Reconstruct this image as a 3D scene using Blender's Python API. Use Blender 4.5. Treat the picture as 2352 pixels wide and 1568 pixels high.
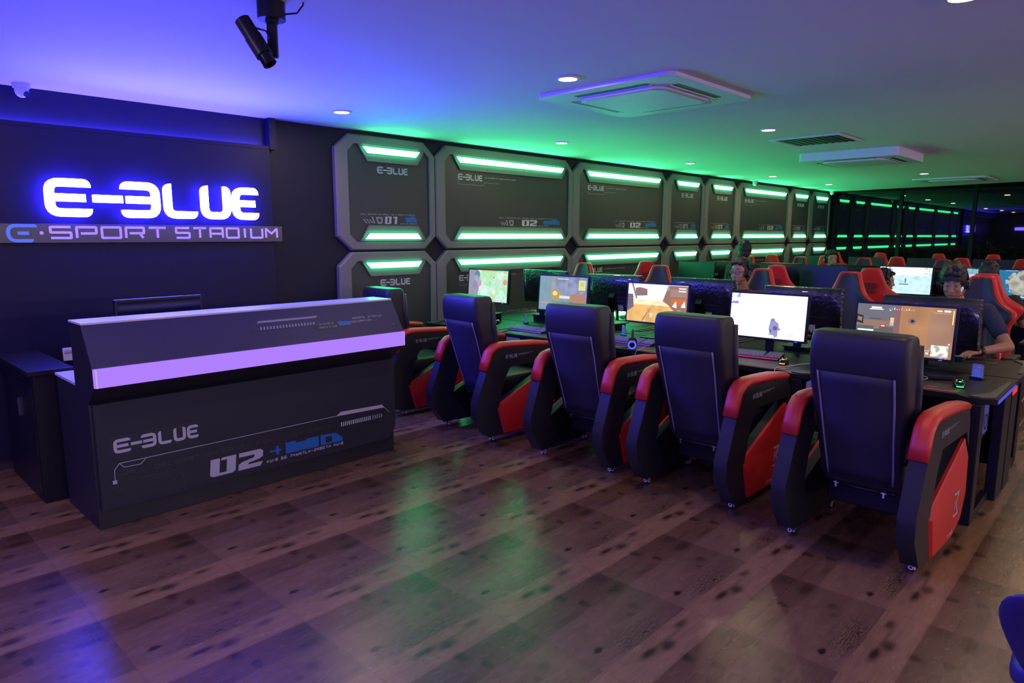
import bpy, bmesh, math, random
import numpy as np
from mathutils import Vector, Matrix
PI = math.pi
S = bpy.context.scene
for o in list(bpy.data.objects): bpy.data.objects.remove(o)
COL = S.collection

# ------------------------------------------------------------------ camera, world, exposure
cd = bpy.data.cameras.new('camera'); cam = bpy.data.objects.new('camera', cd); COL.objects.link(cam)
cd.sensor_width = 36.0; cd.lens = 24.0; cd.clip_start = 0.05
cam.location = (0, 0, 1.65)
cam.rotation_euler = (math.radians(90 - 8.774), 0, math.radians(43.66 - 90))
S.camera = cam
w = bpy.data.worlds.new('world'); S.world = w; w.use_nodes = True
w.node_tree.nodes['Background'].inputs[0].default_value = (0.30, 0.25, 0.5, 1)
w.node_tree.nodes['Background'].inputs[1].default_value = 0.02
S.view_settings.view_transform = 'Standard'; S.view_settings.look = 'None'
S.view_settings.exposure = 0.0; S.view_settings.gamma = 1.0; S.view_settings.use_curve_mapping = False
try:
    S.cycles.max_bounces = 8; S.cycles.sample_clamp_indirect = 3.0
except Exception: pass

# light levels, all in one place
WARM_W = 9.5          # each recessed downlight
BLUE_STRIP = 190.0     # LED strip on top of the sign board
BAR = 23.0             # green light bars in the wall panels
LETTER = 290.0
PALE_FILL = 46.0    # added pale fill panel on the unseen right wall
CEIL = 2.67

# ------------------------------------------------------------------ materials
M = {}
def mat(name, col, rough=0.5, metal=0.0, emi=None, estr=0.0, spec=0.5, bump=0.0, bscale=60, coat=0.0, vary=0.0, alpha=None, trans=0.0):
    m = bpy.data.materials.new(name); m.use_nodes = True
    nt = m.node_tree; b = nt.nodes['Principled BSDF']
    b.inputs['Base Color'].default_value = (*col, 1)
    b.inputs['Roughness'].default_value = rough; b.inputs['Metallic'].default_value = metal
    b.inputs['Specular IOR Level'].default_value = spec
    b.inputs['Coat Weight'].default_value = coat
    b.inputs['Transmission Weight'].default_value = trans
    if emi: b.inputs['Emission Color'].default_value = (*emi, 1); b.inputs['Emission Strength'].default_value = estr
    if bump or vary:
        tc = nt.nodes.new('ShaderNodeTexCoord'); n = nt.nodes.new('ShaderNodeTexNoise'); n.inputs['Scale'].default_value = bscale
        n.inputs['Detail'].default_value = 4
        nt.links.new(tc.outputs['Object'], n.inputs['Vector'])
        if bump:
            bp = nt.nodes.new('ShaderNodeBump'); bp.inputs['Strength'].default_value = bump; bp.inputs['Distance'].default_value = 0.01
            nt.links.new(n.outputs['Fac'], bp.inputs['Height']); nt.links.new(bp.outputs['Normal'], b.inputs['Normal'])
        if vary:
            mr = nt.nodes.new('ShaderNodeMapRange'); mr.inputs['To Min'].default_value = rough - vary; mr.inputs['To Max'].default_value = rough + vary
            nt.links.new(n.outputs['Fac'], mr.inputs['Value']); nt.links.new(mr.outputs['Result'], b.inputs['Roughness'])
    M[name] = m; return m
def emat(name, col, s):
    m = bpy.data.materials.new(name); m.use_nodes = True; nt = m.node_tree
    nt.nodes.remove(nt.nodes['Principled BSDF']); e = nt.nodes.new('ShaderNodeEmission')
    e.inputs[0].default_value = (*col, 1); e.inputs[1].default_value = s
    nt.links.new(e.outputs[0], nt.nodes['Material Output'].inputs[0]); M[name] = m; return m

mat('ceiling', (0.80, 0.80, 0.80), 0.75, bump=0.05, bscale=8, vary=0.05)
mat('wall_dark', (0.0065, 0.006, 0.014), 0.55, spec=0.3, bump=0.05, bscale=20, vary=0.1)
mat('wall_far', (0.03, 0.03, 0.032), 0.6, bump=0.05)
mat('sign_board', (0.007, 0.006, 0.020), 0.5, spec=0.25, vary=0.06, bscale=12)
mat('black_gloss', (0.006, 0.006, 0.008), 0.12, vary=0.05)
mat('black_wrap', (0.012, 0.012, 0.016), 0.10, bump=0.9, bscale=38, coat=0.6)
mat('black_matte', (0.006, 0.006, 0.007), 0.6, spec=0.25, bump=0.1)
mat('black_satin', (0.010, 0.010, 0.011), 0.40, spec=0.3, vary=0.06)
mat('desktop_black', (0.009, 0.009, 0.009), 0.45, spec=0.2, vary=0.06)
mat('black_plastic', (0.019, 0.019, 0.020), 0.38, spec=0.3, bump=0.25, bscale=420)
mat('leather_black', (0.017, 0.016, 0.020), 0.42, spec=0.42, bump=0.14, bscale=420, vary=0.06)
mat('back_cloth', (0.027, 0.025, 0.036), 0.6, spec=0.35, bump=0.3, bscale=260)
mat('piping', (0.20, 0.19, 0.21), 0.5, bump=0.1)
mat('red_leather', (0.52, 0.020, 0.018), 0.36, bump=0.25, bscale=200, vary=0.05)
mat('red_plastic', (0.52, 0.020, 0.016), 0.36, spec=0.4, bump=0.04, bscale=300)
mat('red_fabric', (0.58, 0.030, 0.018), 0.5, bump=0.2, bscale=200)
mat('red_dark', (0.16, 0.010, 0.010), 0.5, bump=0.1)
mat('carbon', (0.028, 0.028, 0.026), 0.45, bump=0.2, bscale=300)
mat('panel_grey', (0.155, 0.148, 0.135), 0.55, bump=0.05, bscale=40, vary=0.05)
mat('panel_dark', (0.032, 0.032, 0.032), 0.5, bump=0.05, bscale=40, vary=0.05)
mat('tab_grey', (0.13, 0.13, 0.12), 0.55, bump=0.05)
mat('print_grey', (0.42, 0.43, 0.44), 0.5, vary=0.03)
mat('print_grey_dim', (0.042, 0.042, 0.048), 0.5, vary=0.03)
mat('print_grey_mid', (0.26, 0.26, 0.27), 0.5, vary=0.03)
mat('print_blue', (0.01, 0.125, 0.36), 0.5, vary=0.03)
mat('print_shade', (0.014, 0.014, 0.020), 0.5, vary=0.03)
mat('screen_dark', (0.004, 0.004, 0.006), 0.34, spec=0.35, vary=0.03)
mat('desk_front', (0.023, 0.023, 0.030), 0.55, spec=0.3, bump=0.04, bscale=90, vary=0.05)
mat('desk_slope', (0.045, 0.040, 0.072), 0.5, spec=0.3, bump=0.04, bscale=90, vary=0.05)
mat('desk_top', (0.55, 0.55, 0.57), 0.30, vary=0.05)
mat('desk_side', (0.016, 0.016, 0.018), 0.45, bump=0.05)
mat('white_paint', (0.72, 0.72, 0.72), 0.45, vary=0.05)
mat('vent_dark', (0.05, 0.04, 0.04), 0.5, vary=0.05)
mat('paper', (0.75, 0.68, 0.72), 0.6, vary=0.03)
mat('chrome', (0.7, 0.7, 0.72), 0.12, metal=1.0, vary=0.03)
mat('skin', (0.42, 0.19, 0.105), 0.5, bump=0.05, bscale=120, vary=0.05)
mat('skin_dark', (0.32, 0.14, 0.08), 0.5, bump=0.05, bscale=120, vary=0.05)
mat('lips', (0.26, 0.07, 0.05), 0.45, vary=0.03)
mat('hair', (0.008, 0.006, 0.006), 0.45, bump=0.8, bscale=90)
mat('eye_white', (0.28, 0.26, 0.24), 0.2, vary=0.02)
mat('iris', (0.02, 0.012, 0.01), 0.1, vary=0.02)
mat('navy_cloth', (0.010, 0.012, 0.045), 0.8, bump=0.3, bscale=150)
mat('maroon_cloth', (0.06, 0.012, 0.012), 0.8, bump=0.3, bscale=150)
mat('dark_cloth', (0.012, 0.012, 0.014), 0.8, bump=0.3, bscale=150)
mat('denim', (0.012, 0.016, 0.03), 0.8, bump=0.3, bscale=150)
mat('lens_glass', (0.9, 0.95, 1.0), 0.03, trans=0.9, vary=0.01)
mat('wire_grey', (0.45, 0.43, 0.42), 0.5, vary=0.04)
mat('blue_vinyl', (0.022, 0.017, 0.12), 0.45, bump=0.1, vary=0.05)
mat('key_grey', (0.22, 0.22, 0.23), 0.4, vary=0.05)
mat('acrylic', (0.25, 0.27, 0.3), 0.15, vary=0.03)
mat('baseboard', (0.06, 0.035, 0.028), 0.5, bump=0.05)
mat('logo_pale', (0.42, 0.40, 0.42), 0.5, vary=0.03)
emat('bar_green', (0.062, 1.0, 0.36), BAR)
emat('halo_green', (0.0, 0.55, 0.20), 0.9)  # painted halo colour around the light bars
emat('letter_face', (0.06, 0.055, 1.0), LETTER)
emat('letter_glow', (0.03, 0.02, 1.0), 90.0)
emat('blue_led', (0.045, 0.035, 1.0), BLUE_STRIP)
emat('blue_fill', (0.10, 0.07, 1.0), 62.0)  # added fill glow from the unseen wall behind the camera
emat('pale_fill', (0.78, 0.60, 0.86), PALE_FILL)
emat('counter_light', (0.43, 0.215, 1.0), 1.0)
emat('counter_light_end', (0.55, 0.42, 0.72), 1.0)
emat('downlight', (1.0, 0.80, 0.52), 14.0)
emat('led_blue', (0.04, 0.06, 1.0), 3.0)
emat('led_violet', (0.16, 0.02, 0.9), 1.6)
emat('led_red', (1.0, 0.03, 0.015), 1.2)
emat('led_green', (0.05, 1.0, 0.22), 2.2)
emat('led_orange', (1.0, 0.32, 0.06), 2.0)
emat('led_magenta', (0.9, 0.03, 0.25), 0.9)
emat('tag_blue', (0.05, 0.10, 0.95), 1.1)
emat('case_violet', (0.20, 0.16, 0.75), 0.30)
emat('edge_blue', (0.12, 0.11, 0.8), 0.8)
emat('edge_red', (1.0, 0.04, 0.03), 1.0)

# strip letters on the wall: pale plastic
mat('letter_lilac', (0.55, 0.42, 0.66), 0.35, emi=(0.45, 0.28, 0.8), estr=0.30, vary=0.03)
mat('letter_sky', (0.10, 0.22, 0.80), 0.35, emi=(0.03, 0.12, 0.75), estr=0.5, vary=0.03)
mat('strip_plate', (0.012, 0.010, 0.022), 0.2, vary=0.03, spec=0.4)

def floor_material():
    m = bpy.data.materials.new('wood_vinyl'); m.use_nodes = True; nt = m.node_tree; N = nt.nodes; L = nt.links
    b = N['Principled BSDF']
    geo = N.new('ShaderNodeNewGeometry'); sp = N.new('ShaderNodeSeparateXYZ'); L.new(geo.outputs['Position'], sp.inputs[0])
    def mth(op, a, c=None, d=None):
        n = N.new('ShaderNodeMath'); n.operation = op
        for i, v in enumerate((a, c, d)):
            if v is None: continue
            if isinstance(v, (int, float)): n.inputs[i].default_value = v
            else: L.new(v, n.inputs[i])
        return n.outputs[0]
    x = sp.outputs['X']; y = sp.outputs['Y']
    U = mth('DIVIDE', mth('SUBTRACT', x, 0.744), 0.6155); V = mth('DIVIDE', mth('SUBTRACT', 3.104, y), 0.655)
    u = mth('FRACT', U); v = mth('FRACT', V)
    iu = mth('FLOOR', U); iv = mth('FLOOR', V)
    def ramp(val, pts, interp='LINEAR'):
        r = N.new('ShaderNodeValToRGB'); r.color_ramp.interpolation = interp; e = r.color_ramp.elements
        while len(e) > 1: e.remove(e[-1])
        e[0].position = pts[0][0]; e[0].color = pts[0][1] if len(pts[0][1]) == 4 else (*pts[0][1], 1)
        for p, c in pts[1:]:
            q = e.new(p); q.color = (*c, 1)
        L.new(val, r.inputs[0]); return r.outputs[0]
    # planks inside a tile: v bands
    band = ramp(v, [(0.0, (0.122, 0.062, 0.035)), (0.135, (0.163, 0.090, 0.051)), (0.40, (0.168, 0.094, 0.055)), (0.60, (0.216, 0.120, 0.062)),
                    (0.735, (0.199, 0.108, 0.057)), (0.76, (0.222, 0.124, 0.065)), (0.862, (0.124, 0.062, 0.034))], 'CONSTANT')
    def comb(a, c, d=0.0):
        n = N.new('ShaderNodeCombineXYZ')
        for i, q in enumerate((a, c, d)):
            if isinstance(q, (int, float)): n.inputs[i].default_value = q
            else: L.new(q, n.inputs[i])
        return n.outputs[0]
    def noise(vec, scale, detail=3, dist=0.0, rough=0.55):
        n = N.new('ShaderNodeTexNoise'); n.inputs['Scale'].default_value = scale; n.inputs['Detail'].default_value = detail
        n.inputs['Distortion'].default_value = dist; n.inputs['Roughness'].default_value = rough
        L.new(vec, n.inputs['Vector']); return n.outputs['Fac']
    g1 = noise(comb(mth('MULTIPLY', u, 0.9), mth('MULTIPLY', v, 16.0)), 2.6, 7, 0.5)
    g2 = noise(comb(mth('MULTIPLY', u, 5.0), mth('MULTIPLY', v, 150.0)), 1.6, 4, 0.2)
    g3 = noise(comb(mth('MULTIPLY', u, 1.0), mth('MULTIPLY', v, 3.2)), 3.5, 5, 0.6)
    g4 = noise(comb(U, V), 0.7, 2)
    # swirl (distorted rings near the tile's middle)
    wv = N.new('ShaderNodeTexWave'); wv.wave_type = 'BANDS'; wv.bands_direction = 'Y'; wv.inputs['Scale'].default_value = 9.0
    wv.inputs['Distortion'].default_value = 14.0; wv.inputs['Detail'].default_value = 3.0; wv.inputs['Detail Scale'].default_value = 1.4
    L.new(comb(mth('ADD', u, 3.0), mth('MULTIPLY', v, 1.7)), wv.inputs['Vector'])
    def blob(cu, cv, ru, rv, soft=0.5):
        a = mth('DIVIDE', mth('SUBTRACT', u, cu), ru); c = mth('DIVIDE', mth('SUBTRACT', v, cv), rv)
        d = mth('SQRT', mth('ADD', mth('MULTIPLY', a, a), mth('MULTIPLY', c, c)))
        d = mth('ADD', d, mth('MULTIPLY', mth('SUBTRACT', g1, 0.5), 0.9))
        n = N.new('ShaderNodeMapRange'); n.interpolation_type = 'SMOOTHSTEP'; n.inputs['From Min'].default_value = 1.0 - soft; n.inputs['From Max'].default_value = 1.0 + soft
        n.inputs['To Min'].default_value = 1.15; n.inputs['To Max'].default_value = 0.0; L.new(d, n.inputs['Value']); return n.outputs[0]
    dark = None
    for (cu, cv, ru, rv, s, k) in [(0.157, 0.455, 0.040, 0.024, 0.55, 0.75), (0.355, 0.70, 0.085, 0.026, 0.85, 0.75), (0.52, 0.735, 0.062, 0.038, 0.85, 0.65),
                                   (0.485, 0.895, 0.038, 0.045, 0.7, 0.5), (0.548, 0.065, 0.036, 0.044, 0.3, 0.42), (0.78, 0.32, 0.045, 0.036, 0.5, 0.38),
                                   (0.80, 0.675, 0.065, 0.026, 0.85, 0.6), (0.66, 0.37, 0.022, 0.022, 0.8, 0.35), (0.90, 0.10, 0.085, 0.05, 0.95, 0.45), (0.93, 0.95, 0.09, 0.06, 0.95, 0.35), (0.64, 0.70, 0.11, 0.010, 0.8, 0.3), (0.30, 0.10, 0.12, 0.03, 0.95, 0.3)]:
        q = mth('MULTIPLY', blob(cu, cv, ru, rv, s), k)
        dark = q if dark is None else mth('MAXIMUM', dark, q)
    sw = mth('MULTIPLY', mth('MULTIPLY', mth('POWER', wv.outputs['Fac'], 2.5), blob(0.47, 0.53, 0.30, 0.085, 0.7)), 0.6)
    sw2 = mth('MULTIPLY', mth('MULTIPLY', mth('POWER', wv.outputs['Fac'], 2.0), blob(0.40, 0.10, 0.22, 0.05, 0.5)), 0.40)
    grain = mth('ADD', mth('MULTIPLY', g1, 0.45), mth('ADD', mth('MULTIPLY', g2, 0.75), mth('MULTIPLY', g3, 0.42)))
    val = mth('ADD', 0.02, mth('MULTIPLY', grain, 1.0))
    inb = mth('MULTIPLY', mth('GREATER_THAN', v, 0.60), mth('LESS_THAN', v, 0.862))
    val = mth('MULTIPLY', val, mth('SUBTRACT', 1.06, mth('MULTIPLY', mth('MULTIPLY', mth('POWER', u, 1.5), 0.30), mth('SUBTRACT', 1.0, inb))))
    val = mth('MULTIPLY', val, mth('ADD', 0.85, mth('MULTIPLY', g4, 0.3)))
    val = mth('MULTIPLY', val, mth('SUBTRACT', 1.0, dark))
    val = mth('MULTIPLY', val, mth('SUBTRACT', 1.0, sw)); val = mth('ADD', val, mth('MULTIPLY', sw2, 0.5))
    # tile seams
    def seam(t, wd):
        return mth('LESS_THAN', mth('MINIMUM', t, mth('SUBTRACT', 1.0, t)), wd)
    sm = mth('MAXIMUM', seam(u, 0.0016), seam(v, 0.0016))
    val = mth('MULTIPLY', val, mth('SUBTRACT', 1.0, mth('MULTIPLY', sm, 0.55)))
    mx = N.new('ShaderNodeMix'); mx.data_type = 'RGBA'; mx.blend_type = 'MULTIPLY'; mx.inputs[0].default_value = 1.0
    L.new(band, mx.inputs['A']); cc = N.new('ShaderNodeCombineColor')
    for i in range(3): L.new(val, cc.inputs[i])
    L.new(cc.outputs[0], mx.inputs['B']); L.new(mx.outputs['Result'], b.inputs['Base Color'])
    rr = mth('ADD', 0.20, mth('MULTIPLY', g3, 0.14)); L.new(rr, b.inputs['Roughness'])
    b.inputs['Specular IOR Level'].default_value = 0.36
    bp = N.new('ShaderNodeBump'); bp.inputs['Strength'].default_value = 0.12; bp.inputs['Distance'].default_value = 0.004
    L.new(mth('SUBTRACT', mth('ADD', mth('MULTIPLY', g2, 0.5), g1), sm), bp.inputs['Height']); L.new(bp.outputs['Normal'], b.inputs['Normal'])
    M['floor'] = m
floor_material()

def glass_wall_material():
    m = bpy.data.materials.new('dark_glazing'); m.use_nodes = True; b = m.node_tree.nodes['Principled BSDF']
    b.inputs['Base Color'].default_value = (0.004, 0.004, 0.005, 1); b.inputs['Roughness'].default_value = 0.015
    b.inputs['IOR'].default_value = 1.5; b.inputs['Specular IOR Level'].default_value = 0.5
    nt = m.node_tree; tc = nt.nodes.new('ShaderNodeTexCoord'); n = nt.nodes.new('ShaderNodeTexNoise'); n.inputs['Scale'].default_value = 0.6
    bp = nt.nodes.new('ShaderNodeBump'); bp.inputs['Strength'].default_value = 0.02; bp.inputs['Distance'].default_value = 0.01
    nt.links.new(tc.outputs['Object'], n.inputs['Vector']); nt.links.new(n.outputs['Fac'], bp.inputs['Height']); nt.links.new(bp.outputs['Normal'], b.inputs['Normal'])
    M['glazing'] = m
glass_wall_material()

# ------------------------------------------------------------------ object helpers
KIDS = {}
class MB:
    def __init__(s): s.v = []; s.f = []; s.mi = []; s.sm = []; s.cur = 0; s.smooth = False
    def add(s, vs, fs, smooth=None):
        o = len(s.v); s.v += [tuple(p) for p in vs]
        for f in fs: s.f.append(tuple(i + o for i in f)); s.mi.append(s.cur); s.sm.append(s.smooth if smooth is None else smooth)
        return s
    def box(s, x0, x1, y0, y1, z0, z1, mt=None):
        vs = [(x, y, z) for z in (z0, z1) for y in (y0, y1) for x in (x0, x1)]
        if mt is not None: vs = [mt @ Vector(p) for p in vs]
        return s.add(vs, [(0, 2, 3, 1), (4, 5, 7, 6), (0, 1, 5, 4), (1, 3, 7, 5), (3, 2, 6, 7), (2, 0, 4, 6)], False)
    def prism(s, pts, h0, h1, fn, caps=True, smooth=False):
        # pts 2D polygon CCW; fn(a,b,h)->3D
        n = len(pts); vs = [fn(a, b, h0) for a, b in pts] + [fn(a, b, h1) for a, b in pts]
        fs = [(i, (i + 1) % n, n + (i + 1) % n, n + i) for i in range(n)]
        s.add(vs, fs, smooth)
        if caps: s.add(vs, [tuple(range(n - 1, -1, -1)), tuple(range(n, 2 * n))], False)
        return s
    def loft(s, rings, closed=True, caps=True, smooth=True):
        n = len(rings[0]); vs = [p for r in rings for p in r]; fs = []
        for k in range(len(rings) - 1):
            for i in range(n if closed else n - 1):
                j = (i + 1) % n; fs.append((k * n + i, k * n + j, (k + 1) * n + j, (k + 1) * n + i))
        if caps: fs.append(tuple(range(n - 1, -1, -1))); m = (len(rings) - 1) * n; fs.append(tuple(m + i for i in range(n)))
        return s.add(vs, fs, smooth)
    def cyl(s, p0, p1, r0, r1=None, n=16, caps=True, smooth=True):
        r1 = r0 if r1 is None else r1; p0 = Vector(p0); p1 = Vector(p1); d = (p1 - p0).normalized()
        a = d.orthogonal().normalized(); b = d.cross(a)
        ring = lambda p, r: [p + a * (r * math.cos(2 * PI * i / n)) + b * (r * math.sin(2 * PI * i / n)) for i in range(n)]
        R = [ring(p0, r0), ring(p1, r1)]
        s.loft(R, True, False, smooth)
        if caps: s.add(R[0] + R[1], [tuple(range(n - 1, -1, -1)), tuple(range(n, 2 * n))], False)
        return s
    def tube(s, pts, r, n=8):
        pts = [Vector(p) for p in pts]; rings = []; a = None
        for i, p in enumerate(pts):
            d = (pts[min(i + 1, len(pts) - 1)] - pts[max(i - 1, 0)]).normalized()
            if a is None: a = d.orthogonal().normalized()
            a = (a - d * a.dot(d)).normalized(); b = d.cross(a); rr = r[i] if isinstance(r, (list, tuple)) else r
            rings.append([p + a * (rr * math.cos(2 * PI * k / n)) + b * (rr * math.sin(2 * PI * k / n)) for k in range(n)])
        return s.loft(rings)
    def ball(s, c, rx, ry=None, rz=None, n=14, m=9, mt=None):
        ry = rx if ry is None else ry; rz = rx if rz is None else rz; rings = []
        for i in range(1, m):
            t = PI * i / m - PI / 2
            rings.append([(math.cos(t) * rx * math.cos(2 * PI * k / n), math.cos(t) * ry * math.sin(2 * PI * k / n), rz * math.sin(t)) for k in range(n)])
        vs = [p for r in rings for p in r]; fs = []
        for k in range(len(rings) - 1):
            for i in range(n):
                j = (i + 1) % n; fs.append((k * n + i, k * n + j, (k + 1) * n + j, (k + 1) * n + i))
        b = len(vs); vs += [(0, 0, -rz), (0, 0, rz)]
        for i in range(n): fs.append((b, (i + 1) % n, i)); q = (len(rings) - 1) * n; fs.append((b + 1, q + i, q + (i + 1) % n))
        out = []
        for p in vs:
            q = Vector(p)
            if mt is not None: q = mt @ q
            out.append(q + Vector(c))
        return s.add(out, fs, True)
    def ring(s, c, axis, r0, r1, h, n=24):
        c = Vector(c); d = Vector(axis).normalized(); a = d.orthogonal().normalized(); b = d.cross(a)
        def R(r, o): return [c + d * o + a * (r * math.cos(2 * PI * i / n)) + b * (r * math.sin(2 * PI * i / n)) for i in range(n)]
        rs = [R(r0, 0), R(r1, 0), R(r1, h), R(r0, h), R(r0, 0)]
        return s.loft(rs, True, False, False)
    def build(s, name, mats, parent=None, loc=None, rot=None, bevel=0, bseg=2, sub=0):
        me = bpy.data.meshes.new(name); me.from_pydata([tuple(p) for p in s.v], [], s.f)
        if not isinstance(mats, (list, tuple)): mats = [mats]
        for q in mats: me.materials.append(M[q] if isinstance(q, str) else q)
        me.polygons.foreach_set('material_index', s.mi); me.polygons.foreach_set('use_smooth', s.sm); me.update()
        o = bpy.data.objects.new(name, me); COL.objects.link(o)
        if loc: o.location = loc
        if rot: o.rotation_euler = rot
        if parent: o.parent = parent; KIDS.setdefault(parent.name, []).append(o)
        if bevel:
            bm = o.modifiers.new('bevel', 'BEVEL'); bm.width = bevel; bm.segments = bseg; bm.limit_method = 'ANGLE'; bm.angle_limit = math.radians(40)
            me.polygons.foreach_set('use_smooth', [True] * len(me.polygons)); bm.harden_normals = True
        if sub:
            sb = o.modifiers.new('sub', 'SUBSURF'); sb.levels = sub; sb.render_levels = sub
        return o
def tag(o, label=None, cat=None, group=None, kind=None):
    if label: o['label'] = label
    if cat: o['category'] = cat
    if group: o['group'] = group
    if kind: o['kind'] = kind
    return o
def empty(name, loc=(0, 0, 0), rz=0.0, label=None, cat=None, group=None):
    o = bpy.data.objects.new(name, None); COL.objects.link(o); o.location = loc; o.rotation_euler = (0, 0, rz); o.empty_display_size = 0.1
    return tag(o, label, cat, group)
def copy_tree(o, parent=None):
    c = o.copy(); COL.objects.link(c); c.parent = parent
    if parent: KIDS.setdefault(parent.name, []).append(c)
    for ch in KIDS.get(o.name, []): copy_tree(ch, c)
    return c
def place(proto, first, loc, rz, label, group=None):
    o = proto if first else copy_tree(proto)
    o.location = loc; o.rotation_euler = (0, 0, rz); o['label'] = label
    if group: o['group'] = group
    return o

# ------------------------------------------------------------------ stroke lettering
def fillet(path, r, k=5):
    out = [Vector(path[0])]
    for i in range(1, len(path) - 1):
        p = Vector(path[i]); a = (Vector(path[i - 1]) - p); b = (Vector(path[i + 1]) - p)
        q = min(r, a.length * 0.49, b.length * 0.49)
        A = p + a.normalized() * q; B = p + b.normalized() * q
        for j in range(k + 1):
            t = j / k; out.append(A * (1 - t) ** 2 + p * (2 * t * (1 - t)) + B * t ** 2)
    out.append(Vector(path[-1])); return out
def ribbon(path, t, r=0.0, outer=0, er=None):
    P = fillet([Vector(p) for p in path], r) if r > 0 else [Vector(p) for p in path]
    if outer:
        er = er or t * 0.85
        def ins(P):
            d = (P[1] - P[0]); u = d.normalized(); e = min(er, d.length * 0.95)
            return [P[0]] + [P[0] + u * (e * (1 - math.cos(a * PI / 2 / 6))) for a in range(1, 7)] + P[1:]
        P = ins(P); P = ins(P[::-1])[::-1]
    n = len(P); Lf = []; Rt = []; tot = [0.0]
    for i in range(1, n): tot.append(tot[-1] + (P[i] - P[i - 1]).length)
    for i in range(n):
        d0 = (P[i] - P[i - 1]).normalized() if i else (P[1] - P[0]).normalized()
        d1 = (P[i + 1] - P[i]).normalized() if i < n - 1 else d0
        m = (d0 + d1)
        if m.length < 1e-6: m = d1
        m.normalize(); nr = Vector((-m.y, m.x)); k = 1 / max(0.35, nr.dot(Vector((-d1.y, d1.x))))
        l = r_ = t / 2 * k
        if outer:
            s_ = min(tot[i], tot[-1] - tot[i])
            if s_ < er:
                dd = er - math.sqrt(max(0, er * er - (er - s_) ** 2))
                if outer > 0: r_ = t / 2 - dd
                else: l = t / 2 - dd
        Lf.append(P[i] + nr * l); Rt.append(P[i] - nr * r_)
    return Lf, Rt
def emit_ribbon(mb, LR, fn, h0, h1):
    Lf, Rt = LR; n = len(Lf)
    vs = []
    for i in range(n): vs += [fn(Rt[i].x, Rt[i].y, h1), fn(Lf[i].x, Lf[i].y, h1), fn(Lf[i].x, Lf[i].y, h0), fn(Rt[i].x, Rt[i].y, h0)]
    fs = []
    c0 = mb.cur
    top = [(4 * i, 4 * i + 4, 4 * i + 5, 4 * i + 1) for i in range(n - 1)]
    mb.add(vs, top, False)
    side = []
    for i in range(n - 1):
        side += [(4 * i + 1, 4 * i + 5, 4 * i + 6, 4 * i + 2), (4 * i + 2, 4 * i + 6, 4 * i + 7, 4 * i + 3), (4 * i + 3, 4 * i + 7, 4 * i + 4, 4 * i)]
    side += [(0, 1, 2, 3), (4 * n - 1, 4 * n - 2, 4 * n - 3, 4 * n - 4)]
    o = len(mb.v) - len(vs); mb.cur = c0 + (1 if getattr(mb, 'two', False) else 0)
    for f in side: mb.f.append(tuple(i + o for i in f)); mb.mi.append(mb.cur); mb.sm.append(False)
    mb.cur = c0
G = {
 'E': [[(1, 1), (0, 1), (0, 0), (1, 0)], [(0, .5), (.85, .5)]], '3': [[(0, 1), (1, 1), (1, 0), (0, 0)], [(.15, .5), (1, .5)]],
 'L': [[(0, 1), (0, 0), (1, 0)]], 'U': [[(0, 1), (0, 0), (1, 0), (1, 1)]], '-': [[(0.1, .5), (.9, .5)]],
 'S': [[(1, 1), (0, 1), (0, .5), (1, .5), (1, 0), (0, 0)]], 'P': [[(0, 0), (0, 1), (1, 1), (1, .42), (0.2, .42)]], 'O': [[(0.5, 1), (0, 1), (0, 0), (1, 0), (1, 1), (0.5, 1)]],
 'R': [[(0, 0), (0, 1), (1, 1), (1, .45), (0.2, .45)], [(.75, .45), (.95, 0)]], 'T': [[(0, 1), (1, 1)], [(.5, 1), (.5, 0)]],
 'A': [[(0, 0), (0, 1), (1, 1), (1, 0)], [(0, .42), (1, .42)]], 'D': [[(0, 0), (0, 1), (1, 1), (1, 0), (0, 0)]], 'I': [[(.5, 0), (.5, 1)]],
 'M': [[(0, 0), (0, 1), (.5, .45), (1, 1), (1, 0)]], 'W': [[(0, 1), (0, 0), (.5, .5), (1, 0), (1, 1)]], 'C': [[(1, 1), (0, 1), (0, 0), (1, 0)]],
 'N': [[(0, 0), (0, 1), (1, 0), (1, 1)]], 'F': [[(0, 0), (0, 1), (1, 1)], [(0, .5), (.8, .5)]], 'Y': [[(0, 1), (0, .5), (1, .5), (1, 1)], [(.5, .5), (.5, 0)]],
 'B': [[(0, 0), (0, 1), (1, 1), (1, 0), (0, 0)], [(0, .5), (1, .5)]], 'K': [[(0, 0), (0, 1)], [(0, .45), (1, 1)], [(.3, .55), (1, 0)]],
 'H': [[(0, 0), (0, 1)], [(1, 0), (1, 1)], [(0, .5), (1, .5)]], '7': [[(0, 1), (1, 1), (.4, 0)]], '4': [[(0, 1), (0, .4), (1, .4)], [(.8, 1), (.8, 0)]],
 '0': [[(.42, 1), (0, 1), (0, 0), (1, 0), (1, 1), (.85, 1)]], '1': [[(.05, 1), (.62, 1), (.62, 0)]], '2': [[(0, .78), (0, 1), (1, 1), (1, .55), (0, .42), (0, 0), (1, 0)]], ' ': [],
 'V': [[(0, 1), (.5, 0), (1, 1)]],
 '6': [[(1, 1), (0, 1), (0, 0), (1, 0), (1, .5), (0, .5)]],
}
def text(mb, s, fn, x0, z0, width, height, t, h=0.002, gap=0.28, r=0.0, shear=0.0, narrow='I1'):
    n = sum(0.5 if c == 'I' else (0.7 if c == ' ' else 1) for c in s); cw = width / (n + gap * (len(s) - 1)); x = x0
    for c in s:
        wc = cw * (0.5 if c == 'I' else (0.7 if c == ' ' else 1))
        for st in G[c]:
            pts = [(x + t / 2 + a * (wc - t), z0 + t / 2 + b * (height - t)) for a, b in st]
            pts = [(a + shear * (b - z0), b) for a, b in pts]
            emit_ribbon(mb, ribbon(pts, t, r), fn, 0.0, h)
        x += wc + gap * cw
    return mb
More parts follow.
